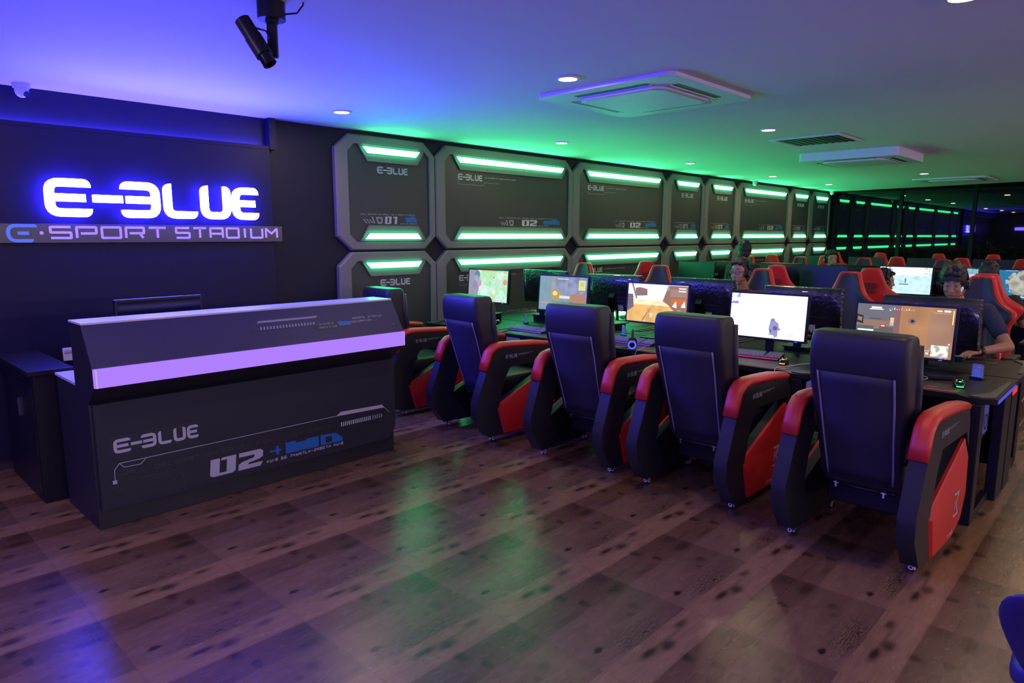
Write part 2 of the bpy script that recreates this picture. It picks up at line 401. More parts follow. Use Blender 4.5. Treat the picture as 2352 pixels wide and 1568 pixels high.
# big brand-style word used on signs, panels and chairs: "E-3LUE"
LOGO = [ # (paths, outer)
 ([[(0.19, .985), (0.0, .985), (0.0, .015), (0.19, .015)]], 1, 'E'),
]
DIG = {'0': [(0, .1), (.12, 0), (.88, 0), (1, .1), (1, 1), (.44, 1), (.40, .86), (.64, .86), (.64, .15), (.36, .15), (.36, 1), (0, 1)],
       '1': [(.20, 1), (.80, 1), (.80, 0), (.42, 0), (.42, .82), (.16, .82)],
       '2': [(0, .76), (0, 1), (.88, 1), (1, .88), (1, .55), (.86, .44), (.42, .34), (.38, .24), (1, .24), (.92, 0), (0, 0), (0, .34), (.14, .46), (.60, .57), (.64, .64), (.64, .76)]}
def digits(mb, s, fn, x0, z0, width, height, h=.001, shear=.1):
    n = len(s); gw = width / (n + .12 * (n - 1))
    for i, c in enumerate(s):
        mb.prism([(x0 + i * gw * 1.12 + a * gw + shear * b * height, z0 + b * height) for a, b in DIG[c]], 0, h, fn)
def logo(mb, fn, x0, z0, W, H, h0=0.0, h1=0.002):
    # widths measured on the sign: letter extents as fractions of total width
    t = H * 0.215; r = H * 0.22
    def P(a0, a1, b): return None
    def E(xa, xb, mirror=False, bar=(0, .86)):
        a, b = (xa, xb) if not mirror else (xb, xa)
        sgn = 1 if not mirror else -1
        A = x0 + a * W; B = x0 + b * W; Ai = A + sgn * t / 2
        emit_ribbon(mb, ribbon([(B, z0 + H - t / 2), (Ai, z0 + H - t / 2), (Ai, z0 + t / 2), (B, z0 + t / 2)], t, r, sgn), fn, h0, h1)
        emit_ribbon(mb, ribbon([(Ai + sgn * t * .4, z0 + H * .5), (A + (B - A) * .87, z0 + H * .5)], t * .95), fn, h0, h1)
    E(0.0, 0.190)
    emit_ribbon(mb, ribbon([(x0 + .192 * W, z0 + H * .5), (x0 + .318 * W, z0 + H * .5)], t * .95), fn, h0, h1)
    E(0.310, 0.485, True)
    def poly(pts, o=1): emit_ribbon(mb, ribbon([(x0 + a * W + dx * t / 2, z0 + b * H + dz * t / 2) for a, b, dx, dz in pts], t, r, o), fn, h0, h1)
    poly([(0.507, 1, 1, 0), (0.507, 0, 1, 1), (0.665, 0, 0, 1)])
    poly([(0.690, 1, 1, 0), (0.690, 0, 1, 1), (0.842, 0, -1, 1), (0.842, 1, -1, 0)])
    E(0.857, 1.0)
    return mb

# ------------------------------------------------------------------ the room
def struct(name, mb, m, **k):
    o = mb.build(name, m, **k); o['kind'] = 'structure'; return o
X0, X1, Y0, Y1 = -3.2, 17.0, -6.5, 5.87
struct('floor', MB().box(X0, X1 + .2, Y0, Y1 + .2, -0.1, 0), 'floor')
# ceiling ends a little short of the glazing on its right side
cm = MB(); cm.prism([(X0 - .2, Y0 - .2), (14.6, Y0 - .2), (17.02, Y1 + .2), (X0 - .2, Y1 + .2)], CEIL, CEIL + .12, lambda a, b, h: (a, b, h)); struct('ceiling', cm, 'ceiling')
struct('wall_left', MB().box(X0, X1 + .2, Y1, Y1 + .2, 0, CEIL), 'wall_dark')
struct('wall_behind', MB().box(X0 - .2, X0, Y0, Y1 + .2, 0, CEIL), 'wall_far')
struct('wall_right', MB().box(X0, X1 + .2, Y0 - .2, Y0, 0, CEIL + .4), 'wall_far')
struct('baseboard_left', MB().box(X0, 3.6, Y1 - .015, Y1, 0, .09), 'baseboard')
# bulkhead above the glazing
bk = MB(); bk.prism([(14.6, Y0), (17.2, Y0), (17.2, Y1), (17.02, Y1)], 2.72, 2.80, lambda a, b, h: (a, b, h)); struct('trim_1', bk, 'black_matte')
# glazed wall at the far end: panes and mullions
for i in range(9):
    ya = Y1 - 0.12 - i * 1.37; yb = max(ya - 1.37, Y0)
    if yb >= ya: break
    t = struct('window_%d' % (i + 1), MB().box(X1 + .03, X1 + .05, yb, ya, 0, 2.75), 'glazing')
    f = MB().box(X1 - .02, X1 + .06, yb - .035, yb + .035, 0, 2.75); f.box(X1 - .005, X1 + .05, yb + .035, ya - .035, 2.70, 2.75); f.box(X1 - .005, X1 + .05, yb + .035, ya - .035, 0, .06)
    f.build('window_frame', 'black_matte', t)

struct('wall_far', MB().box(X1 + .08, X1 + .2, Y0, Y1 + .2, 0, CEIL + .2), 'black_matte')

# ------------------------------------------------------------------ sign wall
B = empty('sign_board', (0, 5.80, 0), 0, 'dark glossy board on left wall behind the counter, carrying the lit sign', 'wall board')
m = MB().box(-3.15, 3.0, 0, .068, 0.09, 2.40); m.build('board', 'sign_board', B, bevel=.004)
MB().box(-3.15, 3.0, 0, .008, 2.40, 2.43).build('top_lip', 'sign_board', B)
for x_ in (3.0, .94): MB().box(x_, x_ + .06, -.01, .068, 2.43 if x_ < 2 else 2.40, CEIL - .001).build('upright', 'wall_dark', B)
t = MB().box(-3.1, 2.95, .022, .045, 2.402, 2.414).build('led_strip', 'blue_led', None, loc=(0, 5.80, 0))
tag(t, 'blue LED strip lying along the top edge of the dark sign board', 'LED strip')
sg = empty('lit_sign', (0, 5.75, 1.787), 0, 'large glowing white-blue E-BLUE letters on the dark board', 'sign')
fnS = lambda a, b, h: (a, -h, b)
# each letter is its own part
def letter_part(paths):
    m = MB(); m.two = True
    for p, o, tt, rr in paths: emit_ribbon(m, ribbon(p, tt, rr, o), fnS, 0.0, 0.035)
    o = m.build('letter', ['letter_face', 'letter_glow'], sg)
    x_ = [p[0] for p in m.v]; z_ = [p[2] for p in m.v]; mx_ = min(x_) + t_ / 2
    MB().cyl((mx_, .0, .134), (mx_, .05, .134), .008, n=10).build('mounting_pin', 'black_satin', o); return o
W_, H_ = 1.56, 0.268; t_ = H_ * .215; r_ = H_ * .24; xs = 1.268
def Epath(xa, xb, mir=False):
    s = -1 if mir else 1; a, b = (xb, xa) if mir else (xa, xb); A = xs + a * W_; Bq = xs + b * W_; Ai = A + s * t_ / 2
    return [([(Bq, H_ - t_ / 2), (Ai, H_ - t_ / 2), (Ai, t_ / 2), (Bq, t_ / 2)], s, t_, r_), ([(Ai + s * t_ * .4, H_ * .5), (A + (Bq - A) * .87, H_ * .5)], 0, t_ * .95, 0)]
letter_part(Epath(0, .185)); letter_part([([(xs + .192 * W_, H_ * .5), (xs + .318 * W_, H_ * .5)], 0, t_ * .95, 0)]); letter_part(Epath(.312, .487, True))
q = lambda a, b, dx, dz: (xs + a * W_ + dx * t_ / 2, b * H_ + dz * t_ / 2)
letter_part([([q(.507, 1, 1, 0), q(.507, 0, 1, 1), q(.668, 0, 0, 1)], 1, t_, r_)])
letter_part([([q(.690, 1, 1, 0), q(.690, 0, 1, 1), q(.845, 0, -1, 1), q(.845, 1, -1, 0)], 1, t_, r_)])
letter_part(Epath(.857, 1.0))
# stadium strip below
st = empty('strip_sign', (0, 5.795, 0), 0, 'narrow glossy strip with lilac E SPORT STADIUM lettering under the glowing sign', 'sign')
MB().box(.35, 3.07, -.012, .004, 1.600, 1.738).build('plate', 'strip_plate', st, bevel=.003)
fnT = lambda a, b, h: (a, -.0125 - h, b)
m = MB(); text(m, 'SPORT', fnT, 1.285, 1.628, .80, .095, .017, .003, .14, .006); m.build('lettering', 'letter_lilac', st)
m = MB(); text(m, 'STADIUM', fnT, 2.145, 1.628, .88, .095, .017, .003, .14, .006); m.build('lettering', 'letter_lilac', st)
m = MB(); emit_ribbon(m, ribbon([(1.215, 1.722), (1.045, 1.722), (1.045, 1.618), (1.19, 1.618)], .022, .05, 1), fnT, 0, .003); emit_ribbon(m, ribbon([(1.10, 1.670), (1.165, 1.670)], .022), fnT, 0, .003); m.build('blue_letter', 'letter_sky', st)['label'] = 'sky blue rounded letter E'
MB().cyl((1.24, -.0125, 1.672), (1.24, -.0155, 1.672), .012).build('dot', 'letter_lilac', st)
# socket plate
t = empty('socket_plate', (1.338, 5.797, .790), 0, 'small white notice plate on the dark wall at the left end of the counter', 'wall plate')
MB().box(-.042, .042, -.012, .0, -.048, .048).build('plate', 'paper', t, bevel=.003)
m = MB(); fnn = lambda a, b, h: (a, -.0125 - h, b); text(m, 'MAIN', fnn, -.03, .02, .04, .009, .0018, .0005); text(m, 'BOARD', fnn, -.03, .006, .045, .009, .0018, .0005); m.build('lettering', 'print_grey_dim', t)

# ------------------------------------------------------------------ wall panels
def octagon(x0, x1, z0, z1, c, cz=None):
    cz = c if cz is None else cz
    return [(x0 + c, z0), (x1 - c, z0), (x1, z0 + cz), (x1, z1 - cz), (x1 - c, z1), (x0 + c, z1), (x0, z1 - cz), (x0, z0 + cz)]
def panel(W, num):
    H = 1.118; root = empty('wall_panel')
    fn = lambda a, b, h: (a, -h, b)
    outer = octagon(0.004, W - .004, 0.004, H, .15, .135)
    ix0, ix1, iz0, iz1 = .135, W - .075, .085, H - .088
    inner = octagon(ix0, ix1, iz0, iz1, .075, .075)
    m = MB(); n = 8; D = .055
    o0 = [fn(a, b, 0) for a, b in outer]; o1 = [fn(a, b, D - .012) for a, b in outer]
    cx_, cz_ = W / 2, H / 2
    o2 = [fn(a + (.012 if a < cx_ else -.012), b + (.012 if b < cz_ else -.012), D) for a, b in outer]
    i1 = [fn(a, b, D) for a, b in inner]; i2 = [fn(a, b, .03) for a, b in inner]
    m.loft([o0, o1, o2, i1, i2], True, False, False)
    m.build('frame', 'panel_grey', root)
    m = MB(); m.add(i2, [tuple(range(8))], False); m.build('inset_board', 'panel_dark', root)
    # tabs with light bars
    tx0, tx1 = .26, W - .13
    fn2 = lambda a, b, h: (a, -.03 - h, b)
    for up in (True, False):
        f = (lambda b: b) if up else (lambda b: H + .004 - b)
        tab = [(tx0, f(H - .088)), (tx0 + .105, f(H - .245)), (tx1 - .105, f(H - .245)), (tx1, f(H - .088))]
        if not up: tab = tab[::-1]
        m = MB(); m.prism(tab, 0, .018, fn2); tb = m.build('light_tab', 'tab_grey', root)
        bar = [(tx0 + .052, f(H - .108)), (tx0 + .104, f(H - .166)), (tx1 - .134, f(H - .166)), (tx1 - .084, f(H - .108))]
        rim = [(bar[0][0] - .018, f(H - .101)), (bar[1][0] - .006, f(H - .173)), (bar[2][0] + .006, f(H - .173)), (bar[3][0] + .018, f(H - .101))]
        if not up: bar = bar[::-1]; rim = rim[::-1]
        MB().prism(rim, .019, .021, fn2).build('halo_rim', 'halo_green', tb)  # glowing rim imitates the bar's blurred green halo
        MB().prism(bar, .0215, .036, fn2).build('light_bar', 'bar_green', tb)
    fn3 = lambda a, b, h: (a, -.0305 - h, b)
    m = MB()
    lx = .485 if W < 1.6 else .345
    logo(m, fn3, lx, H - .352, .375, .068, 0, .002)
    if W < 1.6: dx = .56; bx = (.825, .965); hx = .30; tx = (.28, .70)
    else: dx = W - .98; bx = (W - .575, W - .255); hx = W - 1.36; tx = (W - 1.38, 1.12)
    digits(m, '0' + num, fn3, dx, .265, .165 if W < 1.6 else .28, .075)
    m.build('lettering', 'print_grey', root)
    m = MB(); text(m, 'WALL DECORATION PANEL FOR E SPORTS STADIUM', fn3, tx[0], .352, tx[1] * .95, .013, .003, .001)
    text(m, 'KUIB 66 OMBETH', fn3, dx + .19 if W < 1.6 else dx + .30, .262, .22, .014, .003, .001)
    if W > 1.6:
        text(m, 'THE UNIVERSE OF E SPORTS STARS STADIUM', fn3, .76, H - .315, .52, .015, .0035, .001)
        emit_ribbon(m, ribbon([(.35, H - .36), (.35, H - .40), (.72, H - .40), (.76, H - .365), (1.0, H - .365)], .004), fn3, 0, .001)
    for k in range(3): m.prism([(hx + .035 * k, .31), (hx + .035 * k + .015, .31), (hx + .035 * k + .055, .27), (hx + .035 * k + .04, .27)][::-1], 0, .001, fn3)
    hx2 = hx + .10
    m.prism([(hx2, .335), (hx2 + .02, .335), (hx2 + .045, .27), (hx2 + .03, .27)][::-1], 0, .001, fn3)
    emit_ribbon(m, ribbon([(hx2 + .13, .325), (hx2 + .065, .325), (hx2 + .08, .275), (hx2 + .12, .275), (hx2 + .13, .325)], .018), fn3, 0, .001)
    m.build('small_print', 'print_grey_mid', root)
    m = MB(); b0, b1 = bx
    m.prism([(b0, .285), (b1 - .0, .285), (b1, .318), (b1 - .03, .345), (b0 + (b1 - b0) * .5, .345), (b0 + (b1 - b0) * .45, .335), (b0, .335)], 0, .0012, fn3)
    m.build('blue_mark', 'print_blue', root)['label'] = 'flat blue printed block'
    tag(root, 'x', 'wall panel'); return root
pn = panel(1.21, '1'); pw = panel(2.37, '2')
edges = [3.66, 4.895, 7.275, 9.63, 10.85, 12.075, 14.47, 15.64, 16.85]; kinds = 'NWWNNWNN'
desc = ['narrow light-framed wall panel beside the dark sign board', 'wide wall panel, first wide one from the sign', 'wide wall panel, second wide one from the sign',
        'narrow wall panel right after the two wide ones', 'narrow wall panel just before the farthest wide one', 'farthest wide wall panel of the row',
        'narrow wall panel past the farthest wide one', 'last narrow wall panel next to the dark glazing']
usedN = usedW = True
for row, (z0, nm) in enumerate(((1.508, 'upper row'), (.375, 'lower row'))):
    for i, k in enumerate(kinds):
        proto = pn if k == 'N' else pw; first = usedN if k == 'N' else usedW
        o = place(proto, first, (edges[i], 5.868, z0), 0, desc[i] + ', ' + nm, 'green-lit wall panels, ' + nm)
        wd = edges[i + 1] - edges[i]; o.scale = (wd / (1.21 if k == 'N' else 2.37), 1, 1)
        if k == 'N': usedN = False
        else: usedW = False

# ------------------------------------------------------------------ reception counter
rc = empty('reception_counter', (0, 0, 0), 0, 'charcoal reception counter with a glowing lilac light band and printed front', 'counter')
XA, XB = 1.038, 3.085
fX = lambda a, b, h: (h, a, b)      # profile in (y,z), extruded in x
m = MB(); m.prism([(4.22, 0), (4.84, 0), (4.84, .80), (4.44, .80), (4.44, 1.172), (4.207, 1.172), (4.207, 1.16), (4.08, .952), (4.08, .84), (4.215, .73)], XA, XB, fX); m.build('body', 'desk_side', rc, bevel=.004)
m = MB(); m.prism([(XA + .015, .115), (XB - .06, .115), (XB, .20), (XB, .728), (XA + .015, .728)], 4.192, 4.219, lambda a, b, h: (a, h, b)); m.build('front_panel', 'desk_front', rc, bevel=.002)
m = MB(); m.prism([(4.067, .955), (4.075, .950), (4.212, 1.165), (4.204, 1.172)], XA - .004, XB + .004, fX); sl = m.build('sloped_panel', 'desk_slope', rc)
m = MB(); m.box(XA - .004, XB + .004, 4.205, 4.445, 1.172, 1.184); m.build('top_shelf', 'desk_top', rc, bevel=.002)
m = MB(); m.box(XA + .012, XB, 4.052, 4.0795, .846, .948); m.box(XA, XA + .012, 4.056, 4.0795, .846, .948); m.build('light_band', 'counter_light', rc)
for q_ in ((XB, XB + .006, 4.054, 4.0795, .846, .948), (XA + .006, XA + .012, 4.0495, 4.0515, .846, .948)): MB().box(*q_).build('band_end', 'counter_light_end', rc)['label'] = 'paler end edge of the light band'
m = MB(); m.box(XA, XB, 4.45, 4.88, .805, .822); m.build('worktop', 'desk_top', rc, bevel=.002)
fnF = lambda a, b, h: (a, 4.1915 - h, b)
m = MB(); m.prism([(1.10, .235), (1.205, .145), (2.75, .145), (3.03, .31), (2.965, .375), (2.57, .365), (1.64, .37), (1.60, .42), (1.62, .53), (1.12, .53), (1.12, .42), (1.19, .365), (1.12, .31)][::1], 0, .0006, fnF); m.build('print_backing', 'print_shade', rc)
fnF2 = lambda a, b, h: (a, 4.1908 - h, b)
m = MB(); logo(m, fnF2, 1.135, .432, .470, .082, 0, .001)
digits(m, '02', fnF2, 1.655, .155, .345, .112)
text(m, 'KUIB 66 74WN7LH-OMBETH KUIB', fnF2, 2.03, .158, .585, .020, .0045, .001, .3, 0, .1)
for k in range(16): m.prism([(2.604 + k * .0165, .292), (2.613 + k * .0165, .292), (2.613 + k * .0165, .322), (2.604 + k * .0165, .322)], 0, .001, fnF2)
for k in range(5): emit_ribbon(m, ribbon([(2.875 + k * .019, .322), (2.886 + k * .019, .307), (2.875 + k * .019, .292)], .005), fnF2, 0, .001)
m.prism([(2.565, .374), (2.985, .364), (2.962, .389), (2.607, .400)], 0, .001, fnF2)
emit_ribbon(m, ribbon([(1.128, .27), (1.13, .339), (1.157, .373), (1.298, .373), (2.57, .376)], .0035), fnF2, 0, .001)
emit_ribbon(m, ribbon([(1.157, .373), (1.181, .345), (1.269, .343), (1.298, .371)], .0035), fnF2, 0, .001)
emit_ribbon(m, ribbon([(2.985, .366), (3.034, .315)], .003), fnF2, 0, .001)
m.box(1.116, 1.138, 4.1898, 4.1908, .258, .280)
m.build('front_lettering', 'print_grey', rc)
m = MB(); text(m, 'WALL DECORATION PANEL FOR CYBER COFFEE', fnF2, 1.155, .297, 1.41, .024, .003, .0008, .35)
emit_ribbon(m, ribbon([(1.26, .26), (1.45, .26), (1.50, .22), (1.50, .17)], .003), fnF2, 0, .0008); emit_ribbon(m, ribbon([(1.30, .24), (1.42, .24), (1.45, .2), (1.45, .16)], .002), fnF2, 0, .0008)
m.build('faint_lettering', 'print_grey_dim', rc)
m = MB(); m.prism([(2.17, .191), (2.42, .187), (2.42, .262), (2.33, .262), (2.32, .252), (2.25, .252), (2.24, .267), (2.17, .267)], 0, .001, fnF2)
m.prism([(2.435, .188), (2.612, .186), (2.612, .21), (2.56, .255), (2.435, .262)], 0, .001, fnF2)
m.prism([(2.055, .223), (2.10, .222), (2.10, .20), (2.12, .20), (2.12, .215), (2.146, .228), (2.12, .24), (2.12, .26), (2.10, .26), (2.10, .236), (2.055, .237)], 0, .001, fnF2)
m.build('blue_emblem', 'print_blue', rc)['label'] = 'blue printed arrow and block emblem'
MB().box(2.475, 2.525, 4.1893, 4.1897, .20, .24).build('emblem_window', 'print_shade', rc)
# sloped-panel print
a_ = (4.207 - 4.067) / (1.17 - .952)
fSl = lambda a, b, h: (a, 4.0665 + a_ * (b - .955) - h, b)
m = MB(); m.prism([(1.93, 1.05), (2.36, 1.05), (2.40, 1.015), (2.66, 1.015), (2.70, 1.05), (2.95, 1.06), (2.99, 1.10), (2.70, 1.13), (2.45, 1.115), (1.99, 1.115)], 0, .0006, fSl); m.build('slope_backing', 'print_shade', sl)
fS2 = lambda a, b, h: (a, 4.0657 + a_ * (b - .955) - h, b)
m = MB(); m.prism([(2.0, 1.100), (2.42, 1.100), (2.44, 1.112), (2.014, 1.112)], 0, .0006, fS2)
for k in range(18): m.prism([(2.01 + k * .022, 1.058), (2.021 + k * .022, 1.058), (2.025 + k * .022, 1.076), (2.014 + k * .022, 1.076)], 0, .0006, fS2)
text(m, 'THE FUTURE OF', fS2, 2.42, 1.050, .12, .010, .002, .0006); text(m, 'SPORTS IS HERE', fS2, 2.42, 1.030, .14, .010, .002, .0006)
text(m, 'ESPORTS', fS2, 2.70, 1.068, .10, .012, .003, .0006); text(m, 'STADIUM', fS2, 2.83, 1.068, .12, .012, .003, .0006); text(m, 'DECORATION', fS2, 2.68, 1.045, .17, .012, .003, .0006)
m.box(3.014, 3.028, 4.099, 4.1, 1.0, 1.012); m.build('slope_lettering', 'print_grey_mid', sl)
m = MB(); m.prism([(2.58, 1.035), (2.67, 1.035), (2.68, 1.058), (2.57, 1.062)], 0, .0006, fS2); m.build('slope_emblem', 'print_blue', sl)
# wing cabinet towards the wall
wg = empty('side_cabinet', (0, 0, 0), 0, 'black waist-high side cabinet joining the counter to the wall, at far left', 'cabinet')
m = MB(); m.box(.925, 1.135, 4.905, 5.78, 0.0, .81); m.build('carcass', 'black_satin', wg, bevel=.003)
m = MB(); m.box(.895, 1.145, 4.885, 5.79, .8105, .842); m.build('worktop', 'black_satin', wg, bevel=.004)
m = MB(); m.box(.919, .9245, 4.93, 5.33, .05, .74); d_ = m.build('door', 'black_satin', wg); MB().box(.906, .918, 5.28, 5.295, .5, .62).build('handle', 'chrome', d_)
# monitor behind the counter, seen from behind
def staff_monitor():
    r = empty('counter_monitor', (1.60, 4.66, .823), math.radians(183), 'black monitor seen from behind, standing behind the reception counter', 'monitor')
    MB().box(-.27, .27, -.015, .015, .13, .44).build('housing', 'black_satin', r, bevel=.006)
    MB().box(-.255, .255, .0155, .017, .145, .425).build('screen', 'black_gloss', r)
    m = MB().box(-.03, .03, -.045, -.016, .0, .30); m.box(-.11, .11, -.09, .07, 0, .012); m.build('stand', 'black_satin', r, bevel=.003)
staff_monitor()

# ------------------------------------------------------------------ recliner gaming sofas
def rrect(hw, x0, x1, z, r, k=4):
    # rounded rectangle ring: x0..x1, y -hw..hw at height z (CCW seen from above)
    out = []; r = min(r, hw * .98, (x1 - x0) * .49)
    for cx_, cy_, a0 in ((x1 - r, hw - r, 0), (x0 + r, hw - r, 90), (x0 + r, -hw + r, 180), (x1 - r, -hw + r, 270)):
        for j in range(k + 1):
            a = math.radians(a0 + 90 * j / k); out.append((cx_ + r * math.cos(a), cy_ + r * math.sin(a), z))
    return out
def make_sofa():
    R = empty('recliner_sofa', (0, 0, 0), 0, 'x', 'gaming sofa')
    side = [(.09, .05), (.36, .05), (.20, .29), (.26, .50), (.32, .605), (.78, .60), (.845, .50), (.825, .66), (.785, .735), (.20, .765), (.13, .735), (.075, .60), (-.03, .34), (-.025, .22)]
    red = [(.165, .285), (.245, .045), (.60, .045), (.77, .11), (.835, .25), (.80, .56)]
    rin = [(.205, .265), (.262, .06), (.59, .06), (.755, .12), (.82, .25), (.80, .46)]
    for sg_ in (-1, 1):
        ys = lambda h: sg_ * h
        f = (lambda a, b, h: (a, ys(h), b))
        P_ = side if sg_ < 0 else side[::-1]
        m = MB(); m.prism(P_, .270, .352, f); a = m.build('arm_frame', 'black_plastic', R, bevel=.022, bseg=3)
        # inner body behind the red panel
        m = MB(); rp = red if sg_ < 0 else red[::-1]; m.prism(rp, .271, .325, f); m.build('inner_side', 'black_satin', a)
        m = MB(); n = len(red)
        rings = [[f(p[0], p[1], .32) for p in red], [f(p[0], p[1], .342) for p in red], [f(p[0], p[1], .366) for p in rin]]
        if sg_ > 0: rings = [r[::-1] for r in rings]
        m.loft(rings, True, True, False); m.build('side_panel', 'red_plastic', R, bevel=.004)
        # arm pad
        path = [(.80, .738), (.60, .758), (.40, .770), (.24, .776), (.175, .765), (.125, .728), (.095, .66), (.068, .592)]
        rings = []
        for i, (a_, b_) in enumerate(path):
            p0 = Vector(path[max(i - 1, 0)]); p1 = Vector(path[min(i + 1, len(path) - 1)]); d = (p1 - p0).normalized(); nr = Vector((d.y, -d.x)); 
            if nr.y < 0 and i < 5: nr = -nr
            if i >= 5 and nr.x > 0: nr = -nr
            k_ = .72 if i in (0, len(path) - 1) else 1.0
            ring = []
            for (yy, hh) in ((.268, -.012), (.264, .008), (.270, .022), (.284, .031), (.310, .034), (.333, .031), (.350, .022), (.358, .008), (.354, -.012)):
                hh = hh * k_ if hh > 0 else hh
                ring.append((a_ + nr.x * hh, sg_ * yy, b_ + nr.y * hh))
            rings.append(ring if sg_ < 0 else ring[::-1])
        m = MB(); m.loft(rings, True, True, True); m.build('arm_pad', 'red_leather', R)
        g = (lambda a, b, h: (a, -.3535 - h, b)) if sg_ < 0 else (lambda a, b, h: (.95 - a, .3535 + h, b))
        m = MB(); x_ = .27 if sg_ < 0 else .50; logo(m, g, x_, .672, .125, .032, 0, .001); emit_ribbon(m, ribbon([(x_ + .135, .69), (x_ + .25, .69)], .003), g, 0, .001); emit_ribbon(m, ribbon([(x_ + .14, .698), (x_ + .30, .698)], .003), g, 0, .001)
        m.build('lettering', 'print_grey_mid', R)
        g = (lambda a, b, h: (a, -.3675 - h, b)) if sg_ < 0 else (lambda a, b, h: (1.24 - a, .3675 + h, b))
        m = MB(); emit_ribbon(m, ribbon([(.58, .30), (.66, .30), (.62, .24), (.66, .18), (.58, .18)], .012), g, 0, .001); emit_ribbon(m, ribbon([(.60, .27), (.60, .21)], .010), g, 0, .001); text(m, 'E-3LUE', g, .50, .085, .10, .016, .004, .001)
        m.build('emblem', 'print_grey', R)
        for xx in (.165, .70):
            c = MB(); yy = sg_ * .305
            c.cyl((xx, yy - .012, .024), (xx, yy + .012, .024), .024, n=20); w_ = c.build('caster', 'black_satin', R)
            MB().ring((xx, yy - .0125, .024), (0, -1, 0), .008, .016, .0015).build('caster_ring', 'white_paint', w_); MB().ring((xx - .0235, yy, .026), (-1, 0, 0), .006, .013, .002).build('caster_ring', 'white_paint', w_)
            MB().cyl((xx, yy, .045), (xx, yy, .075), .008).build('caster_stem', 'chrome', w_)
    # backrest
    prof = [(.315, .275, .38, .200), (.335, .265, .41, .212), (.42, .242, .42, .216), (.52, .21, .405, .217), (.62, .175, .375, .220), (.72, .145, .345, .228), (.82, .115, .315, .236), (.90, .085, .27, .240), (.96, .066, .245, .240),
            (1.00, .058, .26, .240), (1.07, .052, .262, .238), (1.12, .055, .255, .238), (1.155, .062, .245, .236), (1.170, .075, .23, .230), (1.174, .09, .215, .222)]
    m = MB(); m.loft([rrect(hw, a, b, z, .045) for z, a, b, hw in prof]); bk = m.build('backrest', 'leather_black', R, sub=1)
    # pleats on the front wings
    for sg_ in (-1, 1):
        m = MB(); m.tube([(.245, sg_ * .20, .50), (.30, sg_ * .222, .70), (.24, sg_ * .235, .90), (.235, sg_ * .23, 1.12)], [.018, .026, .026, .02], 8)
        m.build('side_bolster', 'leather_black', bk)
    # rear cloth panel and piping
    def bx(z):
        for (z0, a0, _, h0), (z1, a1, _, h1) in zip(prof, prof[1:]):
            if z0 <= z <= z1: t = (z - z0) / (z1 - z0); return a0 * (1 - t) + a1 * t
        return prof[-1][1]
    def pw_(z): return .160 + (.181 - .160) * max(0, min(1, (z - .37) / .58)) ** .8
    zs = [.375 + (.965 - .375) * i / 12 for i in range(13)]
    vs = []; fs = []
    for z in zs: h_ = pw_(z); vs += [(bx(z) - .004, -h_, z), (bx(z) - .004, h_, z), (bx(z) - .0005, h_ + .002, z), (bx(z) - .0005, -h_ - .002, z)]
    for i in range(12):
        o = 4 * i
        for a_, b_ in ((0, 1), (1, 2), (2, 3), (3, 0)): fs.append((o + b_, o + a_, o + 4 + a_, o + 4 + b_))
    fs += [(0, 1, 2, 3), (51, 50, 49, 48)]
    m = MB(); m.add(vs, fs, True); m.build('rear_panel', 'back_cloth', R)
    for sg_ in (-1, 1):
        m = MB(); m.tube([(bx(z) - .003, sg_ * (pw_(z) + .001), z) for z in zs], .0058, 6); m.build('piping', 'piping', bk)
    m = MB(); m.tube([(.275, -.17, .325), (.27, 0, .32), (.275, .17, .325)], .010, 6); m.build('bottom_bar', 'black_satin', bk)
    for y_ in (-.12, .12):
        m = MB().box(.256, .276, y_ - .005, y_ + .005, .300, .332); m.box(.258, .266, y_ - .014, y_ + .014, .322, .328); m.build('hinge', 'chrome', bk)
    # seat and undercarriage
    m = MB(); m.loft([rrect(h_, a, b, z, .06) for z, a, b, h_ in ((.34, .26, .80, .215), (.36, .25, .83, .228), (.45, .25, .84, .228), (.485, .26, .825, .22), (.50, .30, .79, .19))]); m.build('seat', 'leather_black', R, sub=1)
    m = MB(); m.box(.42, .78, -.225, .225, .16, .335); m.box(.80, .845, -.21, .21, .12, .42); m.build('base_box', 'black_satin', R, bevel=.01)
    return R
sofa = make_sofa()
# (x, y, turn, label)
SOFAS = [(3.535, 1.072, -0.04, 'black and red recliner sofa nearest the camera, end of the front row'),
         (3.66, 2.085, -0.01, 'black and red recliner sofa facing the bright white screen'),
         (3.66, 2.99, 0.04, 'black and red recliner sofa in the middle of the front row'),
         (3.65, 4.155, -0.09, 'blue-lit black and red recliner sofa facing the colourful farm-like screen'),
         (3.66, 5.33, -0.06, 'black and red recliner sofa half hidden behind the reception counter')]
for i, (x, y, rz, lb) in enumerate(SOFAS): place(sofa, i == 0, (x, y, 0), rz, lb, 'recliner sofas in the front row')

